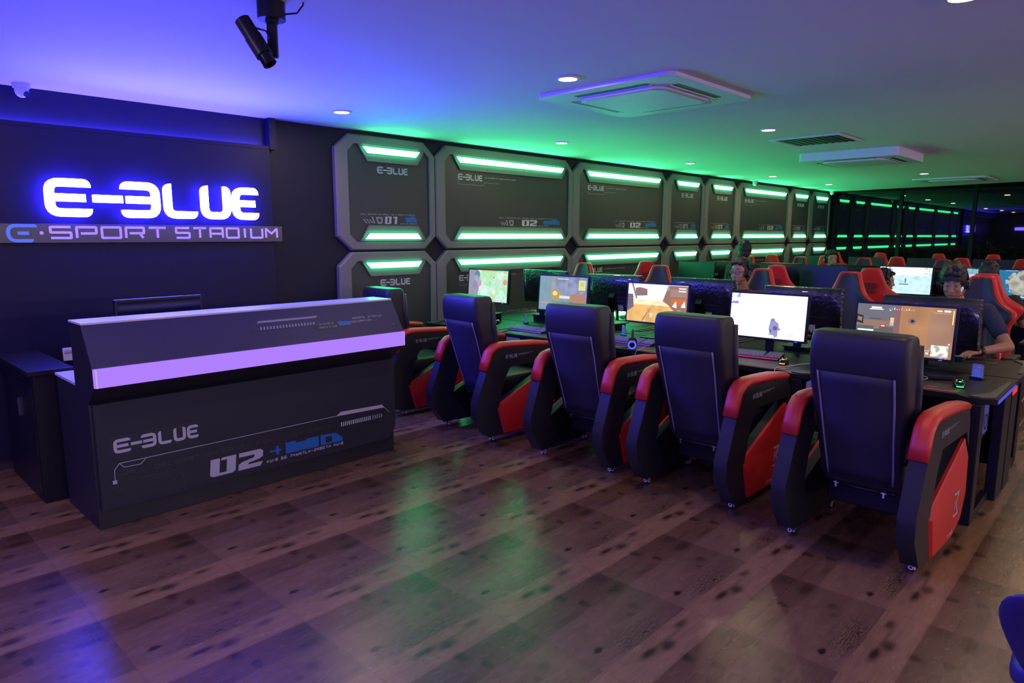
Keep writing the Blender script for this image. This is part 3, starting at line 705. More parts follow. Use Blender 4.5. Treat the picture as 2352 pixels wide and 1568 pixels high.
# ------------------------------------------------------------------ desks
def make_desk():
    R = empty('gaming_desk', (0, 0, 0), 0, 'x', 'desk')
    out = [(.0, -.43), (.05, -.497), (.797, -.497), (.797, .497), (.05, .497), (.0, .43), (.0, .36), (.05, .30), (.05, -.30), (.0, -.36)]
    m = MB(); m.prism(out, .718, .75, lambda a, b, h: (a, b, h)); m.build('desktop', 'desktop_black', R, bevel=.006)
    f = lambda a, b, h: (a, b, .7505 + h)
    for s in (-1, 1):
        m = MB(); P_ = [(.03, s * .36), (.015, s * .43), (.06, s * .485), (.62, s * .485), (.62, s * .465), (.20, s * .44)]
        if s > 0: P_ = P_[::-1]
        m.prism(P_ if s < 0 else P_, 0, .006, f); m.build('corner_plate', 'carbon', R)
        m = MB(); m.box(.0, .105, s * .40 - .035, s * .40 + .035, .0, .715); m.build('front_post', 'black_satin', R, bevel=.006)
        m = MB(); m.box(.56, .78, s * .44 - .03, s * .44 + .03, .0, .715); m.build('rear_post', 'black_satin', R, bevel=.006)
        m = MB(); m.box(.105, .56, s * .41 - .02, s * .41 + .02, .0, .05); m.build('foot_rail', 'black_satin', R, bevel=.004)
    m = MB(); m.box(.74, .76, -.405, .405, .18, .70); m.build('modesty_panel', 'black_matte', R)
    m = MB(); m.prism([(.075, -.30), (.32, -.30), (.32, .30), (.075, .30)], 0, .0015, f); mp = m.build('desk_mat', 'black_plastic', R)
    g = lambda a, b, h: (a, b, .7521 + h)
    m = MB(); m.prism([(.083, -.285), (.098, -.285), (.098, .0), (.083, .02)], 0, .0006, g); m.prism([(.083, .05), (.098, .06), (.098, .285), (.083, .285)], 0, .0006, g)
    m.prism([(.12, -.285), (.14, -.285), (.14, -.245), (.12, -.255)], 0, .0006, g); m.prism([(.25, -.29), (.28, -.29), (.27, -.25), (.26, -.25)], 0, .0006, g); m.prism([(.17, -.18), (.185, -.18), (.185, -.12), (.17, -.13)], 0, .0006, g)
    m.build('mat_print', 'red_fabric', mp)
    return R
desk = make_desk()
pos5 = ['nearest the camera', 'second from the near end', 'in the middle', 'second from the panel wall', 'beside the panel wall']
DY = [1.10, 2.10, 3.10, 4.10, 5.10]
first = True
rows = [(4.50, 0, 'front row gaming desk facing the recliner sofas, ', 'front row desks'), (6.115, PI, 'gaming desk back to back behind the front row, ', 'desks back to back with the front row'),
        (9.0, 0, 'second double row gaming desk on its near side, ', 'second double row, near side desks'), (10.62, PI, 'second double row gaming desk on its far side, ', 'second double row, far side desks'),
        (13.3, 0, 'farthest double row gaming desk on its near side, ', 'farthest double row, near side desks')]
for (dx, rz, lb, gp) in rows:
    for k, y in enumerate(DY):
        place(desk, first, (dx, y, 0), rz, lb + pos5[k], gp); first = False
# light edges on the aisle ends
t = MB(); t.prism([(.62, -.004), (.62, .0), (.03, .0), (.03, -.004)], .722, .742, lambda a, b, h: (a, b, h)); t = t.build('edge_light', 'edge_blue', None, loc=(4.53, .600, 0)); tag(t, 'violet-blue light strip on the aisle edge of the nearest front row desk', 'light strip')
t = MB().box(.0, .55, -.004, .0, .722, .742); t.box(-.004, .0, -.004, .05, .722, .742); t = t.build('edge_light', 'edge_red', None, loc=(5.55, .600, 0)); tag(t, 'red light strip on the aisle edge of the desk behind the front row', 'light strip')
t = MB().box(0, .16, -.004, 0, .64, .70); t = t.build('edge_light', 'edge_red', None, loc=(5.31, .63, 0)); tag(t, 'short red light bar under the aisle end of the back to back desks', 'light strip')

# ------------------------------------------------------------------ monitors and their pictures
def smooth_noise(rs, w_, h_, n, m_):
    g = rs.rand(m_ + 1, n + 1); xs_ = np.linspace(0, n, w_, endpoint=False); ys_ = np.linspace(0, m_, h_, endpoint=False)
    xi = xs_.astype(int); yi = ys_.astype(int); fx = xs_ - xi; fy = (ys_ - yi)[:, None]
    a = g[yi][:, xi] * (1 - fx) + g[yi][:, xi + 1] * fx; b = g[yi + 1][:, xi] * (1 - fx) + g[yi + 1][:, xi + 1] * fx
    return a * (1 - fy) + b * fy
def paint(kind):
    w_, h_ = (208, 117) if kind in ('room', 'snow', 'desert') else (128, 72); rs = np.random.RandomState({'farm': 3, 'fort': 5, 'desert': 7, 'snow': 11, 'room': 13, 'ice': 17, 'map': 19, 'tv': 23}[kind])
    I = np.zeros((h_, w_, 3)); X, Y = np.meshgrid((np.arange(w_) + .5) / w_, (np.arange(h_) + .5) / h_)     # Y down from top
    def rect(x0, y0, x1, y1, c, a=1.0): q = (X >= x0) & (X <= x1) & (Y >= y0) & (Y <= y1); I[q] = I[q] * (1 - a) + np.array(c) * a
    def ell(cx_, cy_, rx, ry, c, a=1.0): q = ((X - cx_) / rx) ** 2 + ((Y - cy_) / ry) ** 2 < 1; I[q] = I[q] * (1 - a) + np.array(c) * a
    def poly(pts, c):
        q = np.zeros_like(X, bool); n = len(pts)
        for i in range(n):
            (x0, y0), (x1, y1) = pts[i], pts[(i + 1) % n]
            cnd = ((y0 > Y) != (y1 > Y)) & (X < (x1 - x0) * (Y - y0) / (y1 - y0 + 1e-9) + x0); q ^= cnd
        I[q] = c
    N1 = smooth_noise(rs, w_, h_, 16, 9); N2 = smooth_noise(rs, w_, h_, 40, 22); N3 = smooth_noise(rs, w_, h_, 8, 5)
    if kind == 'farm':
        I[:] = np.array([.58, .92, .80]); I *= (.7 + .4 * N1 + .3 * N2)[..., None]; mk = N3 + X * .4 > .80; I[mk] = I[mk] * .5 + np.array([.26, .46, .14])
        I[X < .26 + .1 * (N3 - .5)] = [.36, .36, .50]
        for c, x, y, r in (((.2, .25, .42), .22, .14, .07), ((.62, .38, .60), .27, .42, .07), ((.35, .30, .5), .17, .5, .07), ((.25, .60, .45), .2, .26, .05), ((.9, .9, .8), .35, .56, .045), ((.9, .35, .3), .94, .36, .05), ((.8, .95, .9), .8, .18, .06), ((.95, .95, .85), .66, .68, .05), ((.3, .45, .5), .65, .22, .02), ((.6, .5, .7), .55, .4, .02)): ell(x, y, r, r * 1.8, c)
        rect(.3, 0, .75, .03, (.95, .5, .25)); rect(.88, .02, .97, .09, (.95, .55, .4)); rect(.38, .9, .66, .96, (.85, .55, .2)); ell(.78, .92, .07, .1, (.75, .85, .95))
    elif kind == 'fort':
        I[:] = np.array([.28, .33, .52]); I *= (.75 + .5 * N1)[..., None]; rect(0, 0, .28, 1, (.25, .42, .52), .7); rect(.26, 0, .34, .7, (.5, .42, .4), .5); rect(.55, 0, .6, .5, (.42, .42, .55), .5)
        ell(.36, .55, .12, .16, (.55, .38, .14)); ell(.34, .5, .05, .07, (.95, .8, .4)); ell(.82, .62, .2, .14, (.50, .27, .20)); rect(.44, .56, .66, .64, (.8, .85, .85)); rect(.83, .09, .97, .38, (.82, .85, .3)); ell(.9, .2, .04, .06, (.5, .7, .35))
        rect(.05, .78, .2, .8, (.9, .35, .2)); rect(.38, .06, .62, .08, (.7, .75, .9)); rect(.84, .42, .95, .44, (.8, .3, .5))
    elif kind == 'desert':
        I[:] = np.array([1.5, 1.5, 1.6]); I[Y > .42] = [.95, .55, .20]; I[(Y > .42) & (Y < .55)] = [1.3, 1.0, .65]; I[Y > .42] *= (.8 + .4 * N1[Y > .42])[..., None]
        poly([(.12, .12), (.2, .09), (.33, .13), (.34, .3), (.14, .33)], [.32, .2, .22]); poly([(0, .28), (.09, .28), (.11, .62), (.0, .75)], [.22, .17, .24])
        poly([(.6, .42), (.68, .02), (1, .02), (1, .9), (.86, .76), (.7, .52)], [.38, .20, .17]); rect(.72, .1, .98, .3, (.45, .28, .26)); rect(.74, .34, .97, .5, (.72, .2, .08)); poly([(.76, .55), (.82, .40), (.84, .58)], [1.1, 1.05, 1.0]); poly([(.9, .55), (.96, .38), (.98, .56)], [1.1, 1.05, 1.0])
        rect(.85, .06, .97, .09, (1, 1, 1)); rect(.85, .13, .97, .16, (1, 1, 1)); rect(.64, .03, .7, .15, (.5, .5, .5), .6)
        for k in range(8): rect(.85, .63 + k * .035, .91 + .04 * (k % 2), .645 + k * .035, (1, 1, 1))
        poly([(.05, 0), (.08, 0), (.17, .4), (.14, .4)], [.25, .25, .3]); poly([(.4, .62), (.41, .62), (.28, .98), (.26, .98)], [.5, .2, .1]); rect(.4, .74, .44, .86, (.8, .8, .75)); rect(.35, .78, .58, .79, (.9, .7, .5)); rect(0, 0, 1, .02, (.2, .1, .1), .4)
    elif kind == 'snow':
        I[:] = np.array([1.6, 1.65, 1.9]); k = (N2 + N1) * .5
        q = (X < .12) & (Y < .13) & (k > .4); I[q] = [.45, .48, 1.1]; q = (X < .10) & (Y > .19) & (Y < .25) & (k > .45); I[q] = [.3, .32, .95]; q = (X < .13) & (Y > .28) & (Y < .38) & (k > .55); I[q] = [.95, 1.0, 1.1]
        rect(.0, .47, .035, .485, (1.4, .9, .6)); q = (X > .03) & (X < .14) & (Y > .7) & (Y < .9) & (k > .58); I[q] = [.8, .75, 1.0]
        poly([(.56, .55), (.60, .53), (.62, .60), (.66, .64), (.67, .74), (.70, .78), (.66, .82), (.66, .95), (.62, .98), (.60, .92), (.54, .92), (.56, .84), (.535, .80), (.55, .62)], [.36, .36, .72])
        ell(.62, .76, .03, .05, (.16, .15, .3)); ell(.58, .58, .018, .03, (.25, .25, .45)); rect(.54, .93, .6, .96, (1.2, 1.3, 1.6)); rect(.55, .80, .575, .86, (.15, .15, .35))
        q = (X > .7) & (X < .86) & (Y > .82) & (k > .56); I[q] = [1.1, .95, 1.2]; rect(.93, .72, .95, .76, (.6, 1.4, 1.5)); rect(.975, .2, .985, .22, (.5, .8, 1.4)); rect(.98, .4, .99, .45, (.7, .8, 1.3))
    elif kind == 'room':
        I[:] = np.array([.20, .19, .24]); I[(Y > .42)] = [.14, .15, .16]; I[(Y > .33) & (Y < .45) & (X < .42)] = [.36, .22, .18]
        ell(.32, .74, .13, .12, (.52, .34, .16)); poly([(.0, .22), (.07, .25), (.075, .42), (0, .4)], [.05, .045, .06]); poly([(.01, .27), (.055, .29), (.06, .37), (.01, .35)], [.35, .25, .2])
        I[X > .40] = [.30, .15, .17]; q = X > .46; I[q] = np.array([.52, .26, .14]); I[q] *= (.85 + .3 * N3[q])[..., None]; q = (X > .75) & (Y > .1); I[q] = I[q] * [.85, .95, 1.25]
        ell(.585, .30, .038, .06, (.25, .18, .18)); ell(.588, .30, .016, .026, (.02, .03, .09)); rect(.36, .26, .40, .42, (1.1, .65, .3)); rect(.365, .36, .40, .41, (.4, .6, 1.0)); rect(.26, .42, .32, .48, (.5, .06, .05)); rect(.27, .43, .31, .45, (.9, .9, .9)); rect(.19, .43, .25, .5, (.35, .22, .2)); rect(.14, .29, .26, .305, (.1, .08, .1))
        rect(.15, .05, .26, .085, (1.2, 1.15, 1.3)); rect(.13, .095, .28, .115, (1.3, 1.25, 1.4)); rect(.02, .53, .19, .56, (1.1, 1.1, 1.2)); rect(.01, .57, .2, .82, (.75, .95, 1.3)); ell(.09, .66, .025, .07, (.12, .12, .2)); ell(.14, .73, .04, .07, (.8, .65, .3)); rect(.04, .82, .17, .84, (1.2, 1.2, 1.3)); rect(.03, .75, .07, .8, (.2, .4, .9))
        for k in range(11): rect(.34 + k * .025, .075 - .01 * (k % 3), .347 + k * .025, .095, (1, 1, .95))
        rect(.34, .1, .36, .12, (.9, .9, .9)); rect(.82, .05, .87, .075, (1.2, 1.1, 1.1)); rect(.89, .045, .95, .075, (1.2, 1.1, 1.1)); rect(.79, .10, .95, .107, (.7, .5, .5)); rect(.975, .04, .985, .32, (1.6, 1.1, .3)); rect(.80, .74, .965, .965, (1.1, 1.08, 1.0)); q = (X > .80) & (X < .965) & (Y > .74) & (N2 > .62); I[q] = [.55, .55, .52]
        rect(.72, .86, .79, .875, (1.1, 1.1, 1.1)); rect(.75, .9, .78, .94, (1, .9, .9)); rect(.77, .83, .79, .85, (.9, .35, .35)); rect(.955, .69, .975, .72, (1, 1, 1)); poly([(.5, .86), (.52, .81), (.54, .85), (.7, .93), (.73, .97), (.73, 1.0), (.69, 1.0), (.68, .95), (.54, .9)], [.30, .40, .48])
    elif kind == 'ice':
        I[:] = np.array([.72, 1.05, 1.15]); I *= (.8 + .35 * N1)[..., None]; I[Y < .3] = [1.2, 1.4, 1.4]; q = (X < .25) & (Y < .25) & (N2 > .5); I[q] = [.35, .55, .65]; rect(.4, .62, .58, .66, (.2, .3, .45)); rect(.5, .42, .53, .64, (.2, .28, .45)); ell(.5, .6, .02, .03, (1, .9, .4)); rect(.6, .4, .75, .42, (.4, .45, .5)); ell(.44, .55, .05, .08, (.5, .65, .85), .6)
        q = (X > .85) & (N2 > .6) & (Y < .3); I[q] = [.6, .75, .55]
    elif kind == 'map':
        I[:] = np.array([.03, .20, .42]); q = (((X - .42) / .27) ** 2 + ((Y - .45) / .44) ** 2 + (N2 - .5) * .9) < 1; I[q] = (np.array([.42, .42, .36]) * (.6 + .9 * N1[..., None]))[q]
        ell(.40, .26, .07, .09, (.25, .24, .22)); rect(.7, .15, .9, .18, (.8, .85, .9)); rect(.72, .47, .9, .5, (.8, .85, .9)); rect(.66, .6, .9, .63, (.8, .85, .9)); rect(.3, .9, .7, .94, (.7, .8, .85)); rect(.1, .02, .3, .03, (.6, .8, .9))
    else:
        I[:] = np.array([.30, .50, .75]); I *= (.6 + .8 * N2)[..., None]; rect(.3, .2, .7, .8, (.9, 1.0, 1.1), .5)
    return w_, h_, I
pm = bpy.data.materials.new('screen_picture'); pm.use_nodes = True; nt = pm.node_tree; nt.nodes.remove(nt.nodes['Principled BSDF'])
e = nt.nodes.new('ShaderNodeEmission'); a = nt.nodes.new('ShaderNodeAttribute'); a.attribute_name = 'picture'; e.inputs[1].default_value = 0.95
nt.links.new(a.outputs['Color'], e.inputs[0]); nt.links.new(e.outputs[0], nt.nodes['Material Output'].inputs[0]); M['picture'] = pm
def picture_mesh(kind, sw, sh):
    w_, h_, I = paint(kind); vs = [(-.0173, sw / 2 - sw * i / w_, sh / 2 - sh * j / h_) for j in range(h_ + 1) for i in range(w_ + 1)]
    fs = [(j * (w_ + 1) + i, (j + 1) * (w_ + 1) + i, (j + 1) * (w_ + 1) + i + 1, j * (w_ + 1) + i + 1) for j in range(h_) for i in range(w_)]
    me = bpy.data.meshes.new('picture'); me.from_pydata(vs, [], fs); me.materials.append(M['picture'])
    at = me.color_attributes.new('picture', 'FLOAT_COLOR', 'CORNER'); c = np.ones((h_ * w_, 4, 4), np.float32); c[:, :, :3] = I.reshape(-1, 1, 3); at.data.foreach_set('color', c.ravel()); return me
# monitor looks towards -x (screen at -x side)
def make_monitor(name, back='black_satin', pale=False):
    R = empty(name, (0, 0, 0), 0, 'x', 'monitor')
    m = MB(); hw, hh = .309, .180
    ring = lambda x, s, t: [(x, a * (hw - s), b * (hh - t)) for a, b in ((-1, -1), (1, -1), (1, 1), (-1, 1))]
    m.loft([ring(-.016, .0, .0), ring(.006, .0, .0), ring(.026, .012, .012), ring(.045, .09, .06)], True, True, False); H_ = m.build('housing', back, R, bevel=.003)
    m = MB().box(-.0163, -.0160, -.2985, .2985, -.165, .171); sc = m.build('screen', 'screen_dark', R)
    m = MB(); m.loft([[(.045, a * .03, -.06 + b * .06) for a, b in ((-1, -1), (1, -1), (1, 1), (-1, 1))], [(.075, a * .03, -.10 + b * .06) for a, b in ((-1, -1), (1, -1), (1, 1), (-1, 1))]], True, True, False)
    m.box(.05, .075, -.03, .03, -.30, -.04); m.build('stand_neck', 'black_satin', R, bevel=.003)
    m = MB(); m.prism([(-.08, -.12), (.12, -.10), (.12, .10), (-.08, .12)], -.30, -.29, lambda a, b, h: (a, b, h)); m.build('stand_base', 'black_satin', R, bevel=.003)
    if pale:
        m = MB(); f = lambda a, b, h: (.0455 + h, a + .09, b)
        m.prism([(-.028, -.105), (-.028, -.155), (-.018, -.165), (-.012, -.15), (-.006, -.165), (0, -.178), (.006, -.165), (.012, -.15), (.018, -.165), (.028, -.155), (.028, -.105), (.014, -.115), (0, -.107), (-.014, -.115)], -.018, .0015, f); m.build('emblem', 'logo_pale', R)['label'] = 'pale winged emblem'
    return R
mon = make_monitor('gaming_monitor')
def lit_monitor(proto, first, loc, rz, kind, label, group, zc, tilt=0):
    R = place(proto, first, (loc[0], loc[1], loc[2]), rz, label, group)
    pass; return R
TILT = ('housing', 'screen', 'power_light', 'emblem')
NEAR = [(1.234, 1.025, 'room', 'bright monitor with an orange brown room scene on screen, nearest the camera'), (2.165, 1.045, 'snow', 'monitor with a nearly all white snowy scene and a dark crouching figure'),
        (3.137, 1.075, 'desert', 'monitor with a sandy desert street and brown building on screen'), (4.18, 1.10, 'fort', 'monitor with a grey-blue scene and yellow mini map on screen'), (5.21, 1.125, 'farm', 'monitor with a pastel green and mauve fantasy scene, beside the panel wall')]
protos_ = True; NR = []
for (y, zc, kd, lb) in NEAR:
    R = place(mon, protos_, (5.10, y, zc), .0, lb, 'lit monitors of the front row'); protos_ = False
    me = picture_mesh(kd, .585, .328); o = bpy.data.objects.new('picture', me); COL.objects.link(o); o.parent = R; o.rotation_euler = (0, .085, 0)
    b_ = MB().box(-.0178, -.016, -.245, -.225, -.177, -.172).build('power_light', 'led_blue', R)
    # pads so that the stand reaches the desk
    NR.append((R, zc))
def stand_fix(R, zc, top=.752):
    for c in KIDS.get(R.name, []):
        if c.name.split('.')[0] in TILT: c.rotation_euler = (0, .085, 0)
    gap = zc - .30 - top
    if gap > .002: MB().box(-.06, .10, -.09, .09, -.30 - gap, -.30).build('riser', 'black_matte', R)
for R, zc in NR: stand_fix(R, zc)
monf = make_monitor('wrapped_monitor', 'black_wrap', True)
FARM = [(1.18, 1.045, 'dark monitor seen from behind with the bowed player behind it'), (2.08, 1.07, 'plastic-wrapped monitor seen from behind, right of the bright white screen'),
        (2.965, 1.10, 'plastic-wrapped monitor seen from behind, in front of the player with glasses'), (3.90, 1.10, 'plastic-wrapped monitor seen from behind, between desert and grey-blue screens'), (4.80, 1.11, 'plastic-wrapped monitor seen from behind, beside the pastel green screen')]
for i, (y, zc, lb) in enumerate(FARM):
    R = place(monf, i == 0, (5.56, y, zc), PI, lb, 'wrapped monitors seen from behind')
    stand_fix(R, zc)
    if i in (0, 2): me = picture_mesh('ice', .585, .328); o = bpy.data.objects.new('picture', me); COL.objects.link(o); o.parent = R; o.rotation_euler = (0, .085, 0)
# rows beyond
mond = make_monitor('idle_monitor', 'black_satin')
k = True
for (rx, gx, rz, seq, gp) in [(9.62, 9.0, 0, [(1.10, 'map'), (2.36, 'ice'), (3.35, None), (4.35, None), (5.25, None)], 'second double row monitors, near side'), (10.05, 0, PI, [(1.1, None), (2.1, None), (3.1, None), (4.1, None), (5.1, None)], 'second double row monitors, far side'),
                              (13.92, 0, 0, [(1.1, None), (2.1, None), (3.1, None), (4.1, None), (5.1, None)], 'farthest double row monitors')]:
    for j, (y, kd) in enumerate(seq):
        lb = {'map': 'monitor with a pale island map on blue, at the right edge of the photo', 'ice': 'monitor with an icy pale blue scene, beyond the player in profile'}.get(kd, 'switched-off dark monitor in the ' + gp.replace('monitors, ', '').replace('monitors', '') + ', ' + pos5[j])
        zc = 1.10 if kd else 1.08
        R = place(mond, k, (rx, y, zc), rz, lb, None if kd else gp); k = False; stand_fix(R, zc)
        if kd:
            me = picture_mesh(kd, .585, .328); o = bpy.data.objects.new('picture', me); COL.objects.link(o); o.parent = R; o.rotation_euler = (0, .085, 0)
R = place(mond, False, (9.62, 1.62, 1.10), -.9, 'narrow sliver of a bluish lit screen between the bowed player and the next chair'); me = picture_mesh('tv', .585, .328); o = bpy.data.objects.new('picture', me); COL.objects.link(o); o.parent = R; o.rotation_euler = (0, .085, 0); stand_fix(R, 1.10)

# ------------------------------------------------------------------ red and black gaming chairs (forward = +x)
def make_chair():
    R = empty('gaming_chair', (0, 0, 0), 0, 'x', 'gaming chair')
    hp = [(.47, .19), (.54, .225), (.62, .235), (.72, .215), (.80, .205), (.88, .235), (.96, .292), (1.015, .305), (1.045, .265), (1.085, .190), (1.14, .155), (1.21, .130), (1.27, .112), (1.305, .098), (1.318, .075)]
    fx = lambda z: -.20 - (z - .47) * .17
    def section(z, hw, ins, xo, th, wing):
        n = 8; ring = []
        for i in range(n + 1):
            t = -1 + 2 * i / n; y = t * (hw - ins); ring.append((fx(z) + xo + wing * abs(t) ** 2.2, y, z))
        for i in range(n, -1, -1):
            t = -1 + 2 * i / n; y = t * (hw - ins - .012); ring.append((fx(z) + xo + th + wing * abs(t) ** 2.2, y, z))
        return ring
    wg_ = lambda z: .03 + .05 * max(0, 1 - abs(z - .98) / .2) + .05 * max(0, 1 - abs(z - .6) / .2)
    m = MB(); m.loft([section(z, hw, 0, 0, .075, wg_(z)) for z, hw in hp]); sh = m.build('back_shell', 'red_plastic', R, sub=1)
    m = MB(); q = [(z, hw) for z, hw in hp if z > .5 and z < 1.31]; m.loft([section(z, hw, .030, .045, .045, wg_(z) * .9) for z, hw in q]); m.build('back_cushion', 'leather_black', R, sub=1)
    for s in (-1, 1):
        m = MB(); o = []
        for (y, z) in [(.115, .83), (.175, .83), (.185, .90), (.225, .965), (.195, .975), (.130, .90)]:
            t = y / .25; o.append((fx(z) - .003 + wg_(z) * t ** 2.2 - .002, s * y, z))
        if s > 0: o = o[::-1]
        o2 = [(x + .02, y, z) for x, y, z in o]; m.loft([o2, o], True, True, False); m.build('belt_slot', 'black_matte', sh)
    m = MB(); f = lambda a, b, h: (fx(b) - .004 - h, -a, b)
    o = [(-.07, 1.12), (-.05, 1.10), (.05, 1.10), (.07, 1.12), (.07, 1.145), (.05, 1.16), (-.05, 1.16), (-.07, 1.145)]; m.prism(o, -.01, .003, f); m.prism([(-.05, 1.055), (.05, 1.055), (.05, 1.085), (-.05, 1.085)], -.01, .003, f); m.build('badge', 'red_dark', sh)
    m = MB(); text(m, 'E-3LUE', lambda a, b, h: (fx(b) - .0072 - h, -a, b), -.052, 1.115, .10, .026, .005, .001); m.build('badge_lettering', 'print_grey_dim', sh)
    m = MB(); m.loft([rrect(h_, a, b, z, .07) for z, a, b, h_ in ((.40, -.20, .26, .23), (.43, -.23, .29, .255), (.49, -.23, .29, .26), (.52, -.20, .26, .235))]); st = m.build('seat', 'leather_black', R, sub=1)
    for s in (-1, 1):
        m = MB(); m.tube([(-.2, s * .262, .45), (0, s * .268, .455), (.2, s * .262, .455), (.27, s * .23, .45)], [.02, .028, .026, .012], 8); m.build('seat_edge', 'red_fabric', st)
        m = MB(); m.box(-.13, .15, s * .31 - .045, s * .31 + .045, .665, .695); A = m.build('armrest', 'black_satin', R, bevel=.012)
        m = MB(); m.box(-.02, .04, s * .31 - .02, s * .31 + .02, .42, .665); m.box(-.02, .04, min(0, s * .31), max(0, s * .31), .395, .42); m.build('armrest_post', 'black_satin', A, bevel=.004)
    m = MB(); m.cyl((0, 0, .10), (0, 0, .40), .028); m.cyl((0, 0, .10), (0, 0, .26), .045); m.box(-.12, .12, -.09, .09, .37, .40); m.build('gas_lift', 'black_satin', R)
    m = MB()
    for i in range(5):
        a = 2 * PI * i / 5 + .3; d = Vector((math.cos(a), math.sin(a), 0)); s_ = Vector((-d.y, d.x, 0)); up = Vector((0, 0, 1))
        r0 = [d * .03 + s_ * (x * .035) + up * (.115 + y * .022) for x, y in ((-1, -1), (1, -1), (1, 1), (-1, 1))]; r1 = [d * .31 + s_ * (x * .022) + up * (.075 + y * .012) for x, y in ((-1, -1), (1, -1), (1, 1), (-1, 1))]
        q = MB(); q.loft([r0, r1], True, True, False); q.build('base_leg', 'red_plastic', R, bevel=.006)
        p = d * .30; q = MB(); q.cyl(p + s_ * .024 + up * .030, p + s_ * .006 + up * .030, .030); q.cyl(p - s_ * .024 + up * .030, p - s_ * .006 + up * .030, .030); q.cyl(p + up * .03, p + up * .07, .008); q.build('caster', 'black_satin', R)
    return R
chair = make_chair()
CH = []
FR = [(6.72, 1.14, PI - .05, 'red and black gaming chair holding the bowed player at the desk end'), (6.70, 2.17, PI + .05, 'empty red-edged gaming chair facing the camera, right of the bright white screen'), (6.72, 3.03, PI + .08, 'red-edged gaming chair holding the player with glasses'),
      (6.75, 4.20, PI + .35, 'empty red-edged gaming chair facing the camera, behind the desert screen'), (6.75, 5.33, PI + .3, 'empty red-edged gaming chair facing the camera, in front of the wall panels')]
SB = [(7.75, 1.17, 0, 'bright red gaming chair back at the right, with a pale island map screen beyond'), (8.2, 2.28, .05, 'red gaming chair back with the player in profile sitting in it'), (8.2, 3.32, .12, 'red gaming chair back with flared shoulders, above the bright white screen'), (8.2, 5.35, .9, 'red gaming chair turned sideways against the wall panels')]
SF = [(11.25, y, PI, 'dark-fronted gaming chair facing the camera in the second double row, ' + p) for y, p in zip((1.2, 2.35, 3.42, 4.4, 5.3), pos5)]
TB = [(12.75, y, 0, 'far red gaming chair back before the farthest desks, ' + p) for y, p in zip((1.52, 2.3, 3.2, 4.32, 5.28), pos5)]
UB = [(15.7, y, 0, 'farthest red gaming chair back near the dark glazing, ' + p) for y, p in zip((1.2, 2.35, 3.23, 4.27, 5.16), pos5)]
k = True
for (L_, gp) in ((FR, 'gaming chairs facing the camera behind the front row'), (SB, 'red chair backs of the second double row'), (SF, 'gaming chairs facing the camera, second double row'), (TB, 'far red chair backs'), (UB, 'farthest red chair backs')):
    for (x, y, rz, lb) in L_: place(chair, k, (x, y, 0), rz, lb, gp); k = False

# ------------------------------------------------------------------ things on the desks
def make_keyboard(glow):
    R = empty('keyboard', (0, 0, 0), 0, 'x', 'keyboard')
    m = MB(); m.prism([(-.07, 0), (.065, 0), (.065, .034), (-.07, .014)], -.22, .22, lambda a, b, h: (a, h, b)); m.build('case', 'black_satin', R, bevel=.003)
    m = MB()
    for r in range(6):
        for c in range(21):
            if c in (15, 17) and r < 6: 
                if c == 15: continue
            x = .052 - r * .0195; y = .208 - c * .0208; z = .0315 - r * .0030
            m.add([(x - .008, y - .0088, z), (x + .008, y - .0088, z), (x + .008, y + .0088, z), (x - .008, y + .0088, z), (x - .006, y - .0065, z + .008), (x + .006, y - .0065, z + .008), (x + .006, y + .0065, z + .008), (x - .006, y + .0065, z + .008)],
                  [(0, 1, 5, 4), (1, 2, 6, 5), (2, 3, 7, 6), (3, 0, 4, 7), (4, 5, 6, 7)], False)
    o = m.build('keycaps', 'key_grey', R); o['kind'] = 'stuff'
    m = MB().box(-.0705, -.0700, -.21, .21, .004, .010); 
    for c in range(10): m.box(-.0725, -.0705, -.20 + c * .042, -.185 + c * .042, .004, .010)
    m.build('glow_line', glow, R)
    return R
def make_mouse(glow):
    R = empty('mouse', (0, 0, 0), 0, 'x', 'mouse')
    m = MB(); m.loft([[( .062 * c_ * k_, .034 * s_ * k_, z_) for c_, s_ in [(math.cos(2 * PI * i / 18), math.sin(2 * PI * i / 18)) for i in range(18)]] for z_, k_ in ((0, .92), (.008, 1.0), (.020, .96), (.030, .80), (.036, .55), (.038, .25))]); m.build('shell', 'black_gloss', R)
    m = MB().ring((0, 0, .003), (0, 0, 1), .5, .5, .001, 6) if False else MB()
    for s in (-1, 1): m.tube([(.045, s * .012, .027), (.03, s * .014, .033), (.015, s * .014, .037)], .0028, 6)
    m.tube([(-.058, -.018, .010), (-.064, 0, .010), (-.058, .018, .010)], .0035, 6); m.ball((-.03, 0, .034), .010, .008, .005); m.build('glow_marks', glow, R)
    return R
def make_tag():
    R = empty('glowing_tag', (0, 0, 0), 0, 'x', 'desk sign')
    m = MB(); m.box(-.02, .02, -.04, .04, 0, .012); m.build('foot', 'black_satin', R, bevel=.002)
    m = MB(); m.prism([(-.035, .012), (.035, .012), (.035, .085), (.025, .095), (-.025, .095), (-.035, .085)], -.002, .002, lambda a, b, h: (h, a, b)); p = m.build('acrylic_plate', 'acrylic', R)
    f = lambda a, b, h: (-.0022 - h, -a, b)
    m = MB(); text(m, 'E-3LUE', f, -.022, .068, .044, .014, .003, .0005); 
    for k_ in range(4): m.box(-.0028, -.0022, -.025 + .003 * k_, .025, .024 + k_ * .010, .028 + k_ * .010)
    m.box(-.003, .003, -.035, .035, .012, .016); m.build('glowing_print', 'tag_blue', p)
    return R
